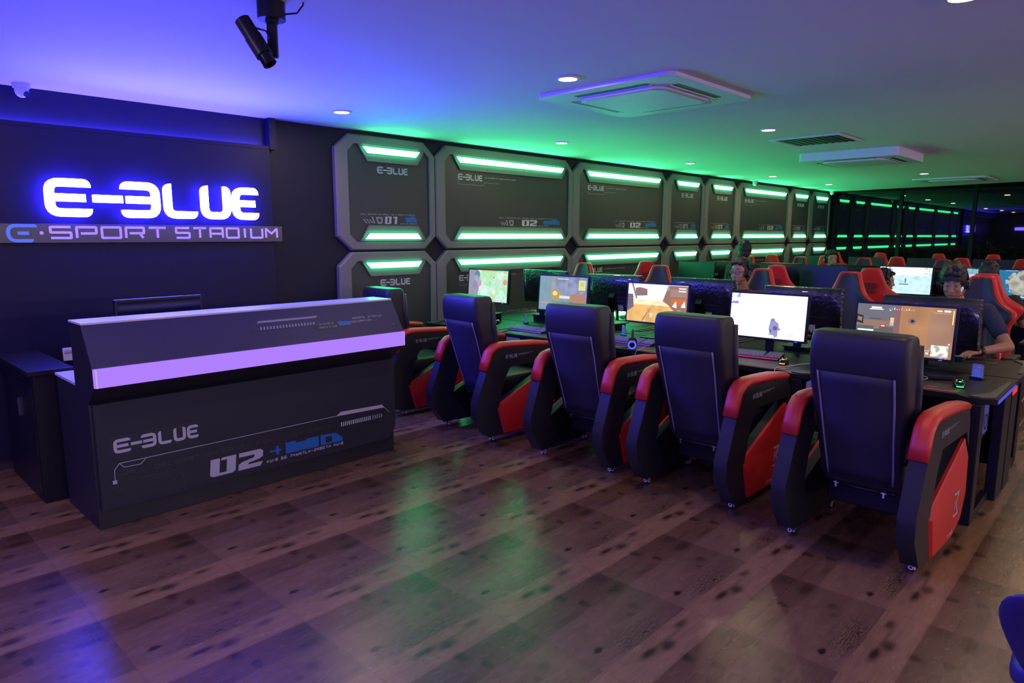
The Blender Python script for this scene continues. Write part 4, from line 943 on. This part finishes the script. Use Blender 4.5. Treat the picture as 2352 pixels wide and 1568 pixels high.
KB = [('led_violet', 4.80, 1.32, .0, 'keyboard behind the nearest recliner sofa, below the room scene screen'), ('led_magenta', 4.93, 2.20, .12, 'black keyboard with red glowing edge under the bright white screen'), ('led_violet', 4.86, 3.22, .03, 'violet-edged keyboard below the desert screen'),
      ('led_violet', 4.80, 4.35, -.02, 'violet-edged keyboard below the screen with the yellow mini map'), ('led_red', 4.86, 5.25, .0, 'dark keyboard below the pastel green screen')]
for g, x, y, rz, lb in KB:
    R = make_keyboard(g); R.location = (x, y, .7525); R.rotation_euler = (0, 0, rz); R['label'] = lb
R = make_keyboard('led_violet'); R.location = (5.83, 1.22, .7525); R.rotation_euler = (0, 0, PI); R['label'] = 'violet-edged keyboard under the hand of the bowed player'
MS = [('led_green', 4.78, .83, .25, 'green glowing mouse on the aisle corner of the nearest desk'), ('led_orange', 4.79, 1.90, .2, 'orange glowing mouse beside the keyboard under the bright white screen'), ('led_orange', 4.98, 4.98, .3, 'small orange glowing mouse below the pastel green screen'), ('led_green', 4.62, 4.80, 0, 'pale green glowing mouse between the second and third recliner sofas from the wall')]
for g, x, y, rz, lb in MS:
    R = make_mouse(g); R.location = (x, y, .7525); R.rotation_euler = (0, 0, rz); R['label'] = lb
tg = make_tag(); k = True
for x, y, rz, lb in [(5.13, .80, -.35, 'blue glowing acrylic tag on the aisle corner of the nearest desk'), (5.13, 2.45, .5, 'blue glowing tag behind the keyboard under the bright white screen'), (5.16, 3.52, -.6, 'blue glowing tag left of the desert screen'), (5.2, 4.76, -.6, 'blue glowing tag between the pastel green and grey-blue screens')]:
    place(tg, k, (x, y, .7525), rz, lb, 'glowing blue desk tags'); k = False
# phone-like block beside the tag
t = MB().box(-.05, .05, -.07, .07, 0, .022).build('power_bank', 'black_satin', None, loc=(4.98, .98, .7525), rot=(0, 0, .5), bevel=.004); tag(t, 'black box lying between the green mouse and the nearest glowing tag', 'box')
# headset on the desk edge
H = empty('headset', (4.60, 3.05, .7525), 2.14, 'black headset with a blue glowing ring at the desk edge, between second and third sofas', 'headset')
m = MB(); m.tube([(0, .08 * math.cos(a), .055 + .10 * math.sin(a)) for a in [PI * i / 14 for i in range(15)]], .009, 8); m.build('headband', 'black_satin', H)
for s in (-1, 1):
    m = MB(); m.cyl((0, s * .062, .045), (0, s * .095, .045), .038, .034, 20); c = m.build('ear_cup', 'black_satin', H)
    MB().ring((0, s * .0955, .045), (0, s, 0), .022, .033, .002).build('glow_ring', 'led_blue', c)
m = MB(); m.tube([(0, .07, .03), (.05, .05, .015), (.08, .02, .012)], .004, 6); m.build('microphone', 'black_satin', H)
# white cables
def cable(pts, r, mt, lb, cat='cable'):
    P_ = [Vector(p) for p in pts]; out = []
    for i in range(len(P_) - 1):
        p0 = P_[max(i - 1, 0)]; p1 = P_[i]; p2 = P_[i + 1]; p3 = P_[min(i + 2, len(P_) - 1)]
        for j in range(6):
            t_ = j / 6; out.append(.5 * ((2 * p1) + (p2 - p0) * t_ + (2 * p0 - 5 * p1 + 4 * p2 - p3) * t_ ** 2 + (3 * p1 - p0 - 3 * p2 + p3) * t_ ** 3))
    out.append(P_[-1]); o = MB().tube(out, r, 6).build('cable', mt); tag(o, lb, cat)
cable([(5.02, 1.20, .756), (4.95, 1.05, .758), (4.86, 1.03, .757), (4.80, 1.12, .757), (4.68, 1.16, .757), (4.56, 1.14, .757), (4.545, 1.12, .745), (4.535, 1.08, .62), (4.56, 1.0, .50)], .0028, 'wire_grey', 'thin pale cable draped over the nearest desk beside the green mouse')
cable([(5.05, 1.68, .756), (4.96, 1.66, .758), (4.86, 1.78, .757), (4.72, 1.82, .757), (4.62, 1.86, .757), (4.545, 1.86, .748), (4.53, 1.84, .66), (4.54, 1.80, .48), (4.56, 1.76, .40)], .0028, 'wire_grey', 'thin pale cable looping over the desk edge beside the orange mouse')
cable([(4.62, 2.94, .78), (4.56, 2.96, .757), (4.542, 2.97, .748), (4.53, 3.0, .66), (4.54, 3.06, .55)], .0028, 'wire_grey', 'thin pale cable hanging from the headset over the desk edge')
cable([(4.70, 1.16, .757), (4.60, 1.19, .757), (4.545, 1.20, .748), (4.52, 1.18, .66), (4.55, 1.10, .55)], .0028, 'led_violet', 'thin violet glowing cable beside the pale one on the nearest desk')
cable([(6.15, .78, .55), (6.35, .72, .35), (6.5, .68, .45), (6.62, .70, .20), (6.5, .8, .02)], .003, 'wire_grey', 'grey cable hanging at the aisle behind the nearest desks')
# computer cases under the desks
def make_case():
    R = empty('computer_case', (0, 0, 0), 0, 'x', 'computer')
    m = MB(); m.box(-.20, .20, -.09, .09, 0, .27); m.build('housing', 'black_satin', R, bevel=.006)
    for x_ in (-.15, .15): MB().box(x_ - .012, x_ + .012, -.07, .07, .27, .2985).build('hanger', 'black_satin', R)
    m = MB(); m.box(-.17, .17, -.0925, -.0905, .03, .24); sp_ = m.build('side_window', 'case_violet', R)
    m = MB(); m.ring((-.05, -.0930, .14), (0, -1, 0), .05, .062, .002); m.ring((.09, -.0930, .10), (0, -1, 0), .04, .05, .002); m.build('fan_ring', 'black_satin', sp_)
    return R
cs = make_case(); k = True
for x, y, lb in [(4.88, .80, 'computer case with violet glowing side under the nearest desk'), (4.88, 1.80, 'computer case under the desk of the bright white screen'), (4.88, 2.80, 'computer case under the desk of the desert screen'), (4.88, 3.80, 'computer case under the desk of the grey-blue screen'), (4.88, 4.80, 'computer case under the desk of the pastel green screen')]:
    R = place(cs, k, (x, y, .419), 0, lb, 'computer cases under the front row')
    k = False

# ------------------------------------------------------------------ people
def vox(o, size, smooth=3):
    r = o.modifiers.new('remesh', 'REMESH'); r.mode = 'VOXEL'; r.voxel_size = size; r.use_smooth_shade = True
    s_ = o.modifiers.new('smooth', 'SMOOTH'); s_.iterations = smooth; s_.factor = .5
def cap(m, p0, p1, r0, r1, n=12):
    p0 = Vector(p0); p1 = Vector(p1); m.cyl(p0, p1, r0, r1, n); m.ball(p0, r0, n=n); m.ball(p1, r1, n=n)
def hand(m, w_, d, up, s=1, curl=.5):
    # w_: wrist, d: forearm direction, up: back of hand, s: thumb side
    w_ = Vector(w_); d = Vector(d).normalized(); up = Vector(up); up = (up - d * up.dot(d)).normalized(); sd = d.cross(up) * s
    for o_, rr in ((-.026, .013), (-.009, .014), (.009, .014), (.026, .012)): cap(m, w_ + sd * o_ * .6 + d * .01, w_ + sd * o_ + d * .078, .016, rr)
    for o_, L_, sp in ((-.028, .060, -.10), (-.010, .074, -.03), (.009, .080, .03), (.027, .070, .10)):
        p = w_ + sd * o_ + d * .082; dd = (d + sd * sp).normalized()
        for fr, r0, r1, a in ((.42, .0092, .0085, curl * .5), (.32, .0085, .0078, curl * 1.1), (.26, .0078, .0066, curl * 1.6)):
            e_ = (dd * math.cos(a) - up * math.sin(a)).normalized(); q_ = p + e_ * L_ * fr; cap(m, p, q_, r0, r1, 8); p = q_
    p = w_ + sd * .024 + d * .020; dd = (d * .6 + sd * .8 - up * .25).normalized(); q_ = p + dd * .038; cap(m, p, q_, .013, .010, 8)
    cap(m, q_, q_ + (d * .85 + sd * .35 - up * .3).normalized() * .032, .010, .0085, 8)
def person(label, loc, head_yaw, skin, shirt, hc, hrot, sh_l, sh_r, el_l, el_r, wr_l, wr_r, pelvis=(0, 0, .53), seated=True, glasses=False, headset=True, hair_bulk=1.0, detail=.005, legs=None, watch=False, curl=.5, body_rz=PI):
    """all joints local, forward = +x; hc = head centre, hrot = (pitch, yaw) of the head"""
    R = empty('person', loc, body_rz, label, 'person')
    hm = Matrix.Translation(Vector(hc)) @ Matrix.Rotation(hrot[1], 4, 'Z') @ Matrix.Rotation(hrot[0], 4, 'Y')
    T = lambda p: hm @ Vector(p); hr = hm.to_3x3()
    def hb(m, c, rx, ry, rz): m.ball(T(c), rx, ry, rz, 16, 10, hr.to_4x4())
    m = MB(); pel = Vector(pelvis); sl, sr = Vector(sh_l), Vector(sh_r); mid = (sl + sr) / 2
    hb(m, (-.008, 0, .035), .094, .074, .098); hb(m, (.022, 0, -.045), .066, .056, .062); hb(m, (.066, 0, -.088), .020, .022, .018); hb(m, (.03, 0, .0), .058, .062, .07)
    for s in (-1, 1):
        hb(m, (.056, s * .036, -.022), .026, .022, .026); cap(m, T((.080, s * .012, .040)), T((.070, s * .045, .038)), .010, .009, 8); hb(m, (-.005, s * .077, .0), .017, .010, .030); hb(m, (.074, s * .031, .027), .014, .018, .011)
    cap(m, T((.084, 0, .022)), T((.104, 0, -.020)), .008, .013, 8); hb(m, (.092, .012, -.026), .010, .008, .008); hb(m, (.092, -.012, -.026), .010, .008, .008)
    hb(m, (.078, 0, -.058), .014, .026, .012)
    cap(m, T((-.02, 0, -.06)), mid + Vector((-.01, 0, .03)), .050, .058)
    chest = mid + Vector((0, 0, -.10)); cap(m, sl + Vector((-.01, -.05 if sl.y > 0 else .05, -.03)), sr + Vector((-.01, .05, -.03)), .07, .07)
    for y_ in (-.07, .07): cap(m, chest + Vector((0, y_, 0)), pel + Vector((0, y_, .04)), .10, .095)
    arms = ((sl, Vector(el_l), Vector(wr_l), 1), (sr, Vector(el_r), Vector(wr_r), -1))
    for s0, e0, w0, s in arms: cap(m, s0, e0, .050, .040); cap(m, e0, w0, .040, .026); hand(m, w0, w0 - e0, (0, 0, 1), s, curl)
    legs = legs or [((0, .09, .50), (.42, .13, .52), (.36, .13, .10), (.50, .14, .05)), ((0, -.09, .50), (.42, -.13, .52), (.36, -.13, .10), (.50, -.14, .05))]
    for h0, k0, a0, t0 in legs:
        h0 = Vector(h0) + Vector((pel.x, 0, 0)); cap(m, h0, k0, .085, .06); cap(m, k0, a0, .056, .036); cap(m, a0, t0, .036, .032)
    body = m.build('body', skin, R); vox(body, detail)
    # face pieces
    for s in (-1, 1):
        e_ = MB(); e_.ball(T((.0745, s * .031, .013)), .0105, n=12); ey = e_.build('eye', 'eye_white', R); e2 = MB(); e2.ball(T((.0815, s * .030, .013)), .0058, n=10); e2.build('iris', 'iris', ey)
        b_ = MB(); b_.tube([T((.091, s * .014, .049)), T((.088, s * .030, .052)), T((.076, s * .048, .046))], [.0025, .0036, .002], 6); b_.build('eyebrow', 'hair', R)
    l_ = MB(); l_.ball(T((.091, 0, -.053)), .006, .020, .0045, 10, 6, hr.to_4x4()); l_.ball(T((.090, 0, -.063)), .007, .018, .0055, 10, 6, hr.to_4x4()); l_.build('lips', 'lips', R)
    m = MB(); k_ = hair_bulk; rs = random.Random(int(hc[2] * 1000) + int(loc[1] * 100))
    hb(m, (-.028, 0, .060), .096 * k_, .083 * k_, .092 * k_); hb(m, (-.055, 0, .0), .062, .072, .075)
    for i in range(26):
        a = rs.uniform(0, 2 * PI); el = rs.uniform(.25, 1.4); d = Vector((math.cos(a) * math.cos(el) * .092, math.sin(a) * math.cos(el) * .078, math.sin(el) * .092))
        if d.x > .055 and d.z < .06: continue
        hb(m, (-.022 + d.x * k_, d.y * k_, .062 + d.z * k_), .020, .018, .016)
    for y_ in (-.045, -.02, .01, .038): hb(m, (.055, y_, .108 + rs.uniform(-.005, .01)), .030, .020, .022)
    for s in (-1, 1): hb(m, (.005, s * .076, .035), .022, .010, .030)
    h_ = m.build('hair', 'hair', R); vox(h_, .006, 2)
    # clothing
    m = MB(); cap(m, sl + Vector((-.01, -.045, -.03)), sr + Vector((-.01, .045, -.03)), .086, .086)
    for y_ in (-.07, .07): cap(m, chest + Vector((0, y_, 0)), pel + Vector((0, y_, .05)), .116, .112)
    for s0, e0, w0, s in arms: cap(m, s0, s0.lerp(e0, .58), .066, .062)
    m.ring(mid + Vector((.0, 0, .045)), (0, 0, 1), .05, .075, .02, 16); sh_ = m.build('shirt', shirt, R); vox(sh_, .010, 3)
    m = MB()
    for h0, k0, a0, t0 in legs: h0 = Vector(h0) + Vector((pel.x, 0, 0)); cap(m, h0, k0, .098, .072); cap(m, k0, a0, .068, .050)
    cap(m, pel + Vector((0, -.07, 0)), pel + Vector((0, .07, 0)), .115, .115); pn_ = m.build('trousers', 'denim', R); vox(pn_, .012, 2)
    m = MB()
    for h0, k0, a0, t0 in legs: cap(m, Vector(a0) - Vector((.03, 0, .03)), Vector(t0) + Vector((.03, 0, -.005)), .045, .040)
    sh2 = m.build('shoes', 'dark_cloth', R); vox(sh2, .01, 2)
    if glasses:
        g_ = MB()
        for s in (-1, 1): g_.tube([T((.098, s * .034 + .024 * math.cos(a), .016 + .018 * math.sin(a))) for a in [2 * PI * i / 14 for i in range(15)]], .0018, 6); g_.tube([T((.097, s * .058, .022)), T((.05, s * .076, .022)), T((-.01, s * .082, .016))], .0018, 6)
        g_.tube([T((.100, -.011, .02)), T((.101, 0, .022)), T((.100, .011, .02))], .0018, 6); gl = g_.build('glasses', 'black_gloss', R)
        for s in (-1, 1): q = MB(); q.ball(T((.097, s * .034, .016)), .002, .023, .0175, 14, 8, hr.to_4x4()); q.build('lens', 'lens_glass', gl)
    if headset:
        g_ = MB(); g_.tube([T((-.012, .096 * math.cos(a), .035 + .122 * math.sin(a))) for a in [PI * i / 16 for i in range(17)]], .010, 8); hs = g_.build('headset_band', 'black_satin', R)
        for s in (-1, 1): q = MB(); q.cyl(T((-.008, s * .078, .0)), T((-.008, s * .108, .0)), .042, .036, 20); q.build('ear_cup', 'black_satin', hs); MB().ring(T((-.008, s * .1085, .0)), hr @ Vector((0, s, 0)), .018, .024, .001, 16).build('ear_ring', 'tag_blue' if label.startswith('distant') else 'key_grey', hs)
        q = MB(); q.tube([T((.0, .10, -.02)), T((.05, .09, -.06)), T((.085, .05, -.068))], .003, 6); q.build('microphone', 'black_satin', hs)
    if watch:
        w0 = Vector(wr_l); d = (w0 - Vector(el_l)).normalized(); m = MB(); m.ring(w0 - d * .035, d, .030, .036, .024, 20); wt = m.build('wrist_band', 'black_satin', R)
        u_ = Vector((0, 0, 1)); m = MB(); m.cyl(w0 - d * .023 + u_ * .034, w0 - d * .023 + u_ * .044, .019, n=18); m.build('watch_face', 'black_gloss', wt)
    return R
# bowed player at the end of the desk (faces -x, left arm towards the aisle)
person('man with curly hair bowed over the desk behind the nearest monitor, forearm on the desk', (6.62, 1.16, 0), 0, 'skin_dark', 'navy_cloth', (.325, -.045, 1.275), (.30, .12), (.24, .185, 1.07), (.24, -.185, 1.05), (.36, .36, .825), (.42, -.30, .82), (.64, .215, .805), (.68, -.10, .80), headset=True, hair_bulk=1.17, detail=.0045, watch=True, curl=.45)
# player with glasses
person('man with glasses and a headset looking at his screen behind the plastic-wrapped monitors', (6.64, 3.06, 0), 0, 'skin', 'maroon_cloth', (.16, .0, 1.285), (.06, -.10), (.06, .19, 1.06), (.06, -.19, 1.06), (.22, .28, .82), (.22, -.28, .82), (.52, .14, .80), (.52, -.14, .80), glasses=True, detail=.006)
# profile player in the second double row (faces +x, head turned to the aisle)
person('man in profile with a headset seated in a red chair before an icy blue screen', (8.28, 2.26, 0), 0, 'skin', 'dark_cloth', (.20, .025, 1.135), (.1, -.95), (.07, .21, .96), (.07, -.17, .96), (.12, .34, .78), (.20, -.32, .80), (.45, .20, .80), (.48, -.18, .80), body_rz=0, detail=.007)
# player hidden behind the big red chair
person('dark-haired player mostly hidden behind the bright red chair at the right', (7.86, 1.20, 0), 0, 'skin_dark', 'dark_cloth', (.20, .05, 1.245), (.1, 0), (.06, .19, 1.04), (.06, -.19, 1.04), (.20, .26, .82), (.20, -.26, .82), (.50, .14, .80), (.50, -.14, .80), body_rz=0, headset=False, hair_bulk=1.05, detail=.009)
# person standing far back against the panels
person('dark-haired person standing far back before the green wall panels', (8.6, 4.02, 0), 0, 'skin_dark', 'dark_cloth', (.03, 0, 1.43), (.1, .3), (0, .17, 1.23), (0, -.17, 1.23), (.0, .21, .97), (.0, -.21, .97), (.08, .20, .75), (.08, -.20, .75), pelvis=(0, 0, .82), legs=[((0, .08, .78), (.02, .09, .43), (0, .09, .09), (.12, .10, .045)), ((0, -.08, .78), (.02, -.09, .43), (0, -.09, .09), (.12, -.10, .045))], headset=False, hair_bulk=1.08, detail=.010, body_rz=0)
# distant player with a blue-ringed headset
person('distant player with a blue-ringed headset near the far end of the panel wall', (11.2, 3.82, 0), 0, 'skin', 'dark_cloth', (.10, .06, 1.28), (.05, .6), (.04, .19, 1.06), (.04, -.19, 1.06), (.15, .27, .82), (.15, -.27, .82), (.48, .14, .80), (.48, -.14, .80), detail=.010)

# ------------------------------------------------------------------ ceiling
dl = empty('downlight', (0, 0, 0), 0, 'x', 'ceiling light')
MB().cyl((0, 0, -.006), (0, 0, -.002), .062, n=28).build('lamp_disc', 'downlight', dl)
MB().ring((0, 0, -.010), (0, 0, 1), .062, .078, .010, 28).build('trim_ring', 'white_paint', dl)
LD = bpy.data.lights.new('downlight_beam', 'AREA'); LD.shape = 'DISK'; LD.size = .12; LD.energy = WARM_W; LD.color = (1.0, .74, .46)
lo = bpy.data.objects.new('beam', LD); COL.objects.link(lo); lo.parent = dl; lo.location = (0, 0, -.012); KIDS.setdefault(dl.name, []).append(lo)
DLS = [(3.28, 5.08, 'recessed downlight at the blue end of the ceiling above the counter'), (6.0, 4.97, 'recessed downlight in the green ceiling above the wide panels'), (8.9, 5.02, 'recessed downlight by the wall, third from the counter'), (11.8, 5.06, 'recessed downlight by the wall, fourth from the counter'), (14.4, 5.03, 'recessed downlight by the wall nearest the glazing'),
       (3.63, 2.96, 'recessed downlight beside the nearest air conditioner'), (6.67, 2.93, 'recessed downlight between the nearest air conditioner and the square vent'), (13.03, 3.05, 'recessed downlight far back near the last air conditioner')]
HID = [(.5, 5.0), (-2.3, 5.0), (.5, 2.95), (-2.3, 2.95)] + [(x, y) for y in (.75, -1.4, -3.6, -5.6) for x in (-2.3, .6, 3.6, 6.6, 9.6, 12.6, 15.2)]
k = True
for x, y, lb in DLS: place(dl, k, (x, y, CEIL), 0, lb, 'recessed downlights'); k = False
for i, (x, y) in enumerate(HID):
    place(dl, False, (x, y, CEIL), 0, 'recessed downlight outside the photo over the open floor', 'recessed downlights over the open floor')
def make_ac(drop):
    R = empty('air_conditioner', (0, 0, 0), 0, 'x', 'air conditioner'); w_ = .57; z0 = -drop
    m = MB(); o = [(w_ * a, w_ * b) for a, b in ((-1, -.93), (-.93, -1), (.93, -1), (1, -.93), (1, .93), (.93, 1), (-.93, 1), (-1, .93))]; m.prism(o, z0, 0, lambda a, b, h: (a, b, h)); m.build('casing', 'white_paint', R, bevel=.008)
    m = MB(); o2 = [(.36 * a, .36 * b) for a, b in ((-1, -.8), (-.8, -1), (.8, -1), (1, -.8), (1, .8), (.8, 1), (-.8, 1), (-1, .8))]; o3 = [(.335 * a, .335 * b) for a, b in ((-1, -.8), (-.8, -1), (.8, -1), (1, -.8), (1, .8), (.8, 1), (-.8, 1), (-1, .8))]
    m.loft([[(a, b, z0 - .001) for a, b in o2], [(a, b, z0 - .016) for a, b in o2], [(a, b, z0 - .022) for a, b in o3]][::-1], True, True, False); g = m.build('intake_grille', 'white_paint', R)
    for i in range(4):
        a = i * PI / 2; mt = Matrix.Rotation(a, 4, 'Z'); m = MB(); m.box(-.30, .30, .405, .455, z0 - .0015, z0 + .002, mt); m.build('air_slot', 'vent_dark', R)
        m = MB(); m.box(-.305, .305, .398, .405, z0 - .008, z0, mt); m.build('louvre', 'white_paint', R)
    return R
ac = make_ac(.025); ac2 = make_ac(.10)
place(ac, True, (4.47, 2.915, CEIL - .0005), 0, 'nearest square ceiling air conditioner, edges lit violet and green', None)
place(ac2, True, (9.45, 2.93, CEIL - .0005), 0, 'square ceiling air conditioner hanging proud of the ceiling, behind the vent', None)
place(ac, False, (14.75, 2.95, CEIL - .0005), 0, 'farthest ceiling air conditioner near the glazing', None)
V = empty('ceiling_vent', (7.75, 2.87, CEIL), 0, 'square dark ceiling vent with a thin frame, before the second air conditioner', 'ceiling vent')
m = MB(); m.loft([[(a * r, b * r, z) for a, b in ((-1, -1), (1, -1), (1, 1), (-1, 1))] for r, z in ((.36, 0), (.36, -.012), (.325, -.012), (.31, -.002))], True, False, False); m.build('vent_frame', 'white_paint', V)
m = MB().box(-.315, .315, -.315, .315, -.004, -.001); m.build('dark_core', 'vent_dark', V)
for i in range(9): m = MB(); m.box(-.31, .31, -.29 + i * .07, -.272 + i * .07, -.010, -.004); m.build('vent_slat', 'vent_dark', V)
def make_dome():
    R = empty('dome_camera', (0, 0, 0), 0, 'x', 'security camera')
    MB().cyl((0, 0, -.030), (0, 0, 0), .050, .055, 24).build('base', 'white_paint', R)
    m = MB(); m.ball((0, 0, -.045), .042, .042, .048); m.build('turret', 'white_paint', R); c = MB(); c.cyl((.020, -.026, -.068), (.028, -.037, -.078), .020, .018, 20); c.build('lens', 'black_gloss', R)
    return R
dm = make_dome(); k = True
for x, y, z, lb in [(1.20, 5.74, CEIL, 'white dome camera in the top left corner above the sign wall'), (12.6, 5.74, CEIL, 'white dome camera above the farthest wide panel'), (16.6, 5.72, CEIL, 'small white dome camera at the corner by the glazing')]:
    place(dm, k, (x, y, z), 0, lb, 'white dome cameras'); k = False
# black spot projector near the camera
P = empty('spot_projector', (1.585, 2.985, CEIL), 0, 'black spot projector hanging from the ceiling on an arm, at top of the photo', 'spotlight')
q = lambda x, y, z: (x - 1.585, y - 2.985, z - CEIL)
m = MB(); m.cyl((0, 0, -.075), (0, 0, 0), .060, .060, 24); m.build('ceiling_mount', 'black_satin', P, bevel=.004)
m = MB(); m.cyl((0, 0, -.090), (0, 0, -.075), .028, .028, 20)
dx_, dy_ = .70, -.72
def slab(z0, z1, w_, t_): m.loft([[(dx_ * a * w_ + .7 * b * t_, dy_ * a * w_ + .72 * b * t_, z) for a, b in ((-1, -1), (1, -1), (1, 1), (-1, 1))] for z in (z0, z1)], True, True, False)
slab(-.235, -.085, .022, .012); m.build('arm', 'black_satin', P, bevel=.005)
a0 = Vector(q(1.478, 3.035, 2.578)) + Vector((-.01, -.012, 0)); a1 = Vector(q(1.541, 2.945, 2.405)) + Vector((-.01, -.012, 0)); ax = (a1 - a0).normalized()
m = MB(); m.cyl(a0, a0 + ax * .085, .034, .034, 28); m.cyl(a0 + ax * .085, a1 - ax * .03, .037, .037, 28); m.build('barrel', 'black_satin', P)
m = MB(); m.cyl(a1 - ax * .03, a1 + ax * .012, .030, .030, 28, caps=False); m.ring(a1 + ax * .012, ax, .022, .031, .004, 28); ln = m.build('lens_barrel', 'black_gloss', P); MB().cyl(a1 - ax * .012, a1 - ax * .010, .029, n=24).build('lens', 'black_gloss', ln)
m = MB(); m.cyl(Vector((0, 0, -.222)), a0.lerp(a1, .62), .012, .012, 12); m.build('pivot', 'black_satin', P)
m = MB(); m.tube([a0 + ax * .05 + Vector((.024, -.020, .01)), a0 + ax * .07 + Vector((.05, -.04, .015)), Vector((-.005, .0, -.175)), Vector((0, 0, -.16))], .004, 6); m.tube([(.04, -.04, -.05), (.08, -.08, -.045), (.10, -.10, -.01), (.10, -.10, 0)], .004, 6); m.build('power_lead', 'black_satin', P)

# ------------------------------------------------------------------ chair at the lower right corner of the photo
C_ = empty('lounge_chair', (2.40, -.012, 0), 0.0, 'navy blue rounded chair back cut off at the lower right corner', 'chair')
m = MB(); m.loft([[(-.20 - .02 * math.cos(2 * PI * i / 20) * k2 + (z - .4) * -.1, .25 * k1 * math.copysign(abs(math.sin(2 * PI * i / 20)) ** .7, math.sin(2 * PI * i / 20)), z) if False else (-.17 - (z - .42) * .66 + .035 * math.cos(2 * PI * i / 20) * k2, .24 * k1 * math.sin(2 * PI * i / 20), z) for i in range(20)] for z, k1, k2 in ((.42, .62, .8), (.50, .80, 1), (.60, .93, 1), (.68, 1.0, 1), (.74, .97, 1), (.78, .85, .9), (.80, .6, .6))]); m.build('backrest', 'blue_vinyl', C_, sub=1)
m = MB(); m.loft([rrect(.22, -.22, .22, z, .08) if e_ else rrect(.20, -.20, .20, z, .08) for z, e_ in ((.40, 0), (.42, 1), (.48, 1), (.50, 0))]); m.build('seat', 'blue_vinyl', C_, sub=1)
m = MB(); m.cyl((0, 0, .05), (0, 0, .41), .025); m.build('column', 'black_satin', C_)
for i in range(5):
    a = 2 * PI * i / 5 + .2; d = Vector((math.cos(a), math.sin(a), 0)); mm = MB(); mm.tube([d * .02 + Vector((0, 0, .09)), d * .28 + Vector((0, 0, .06))], [.022, .014], 8); mm.build('base_leg', 'black_satin', C_)
    mm = MB(); mm.ball(d * .28 + Vector((0, 0, .024)), .024); mm.build('caster', 'black_satin', C_)

# ------------------------------------------------------------------ fill panels added on unseen walls to brighten ceiling and sofa backs
t = MB().box(X0 + .02, X0 + .05, -5.5, 5.0, 1.90, 2.02).build('fill_panel', 'blue_fill'); t['label'] = 'added blue fill panel on the unseen wall behind the camera'; t['category'] = 'added fill light'
t = MB().box(0.0, 14.0, Y0 + .02, Y0 + .05, 1.90, 2.02).build('fill_panel', 'pale_fill'); t['label'] = 'added pale fill panel on the unseen wall opposite the panels'; t['category'] = 'added fill light'
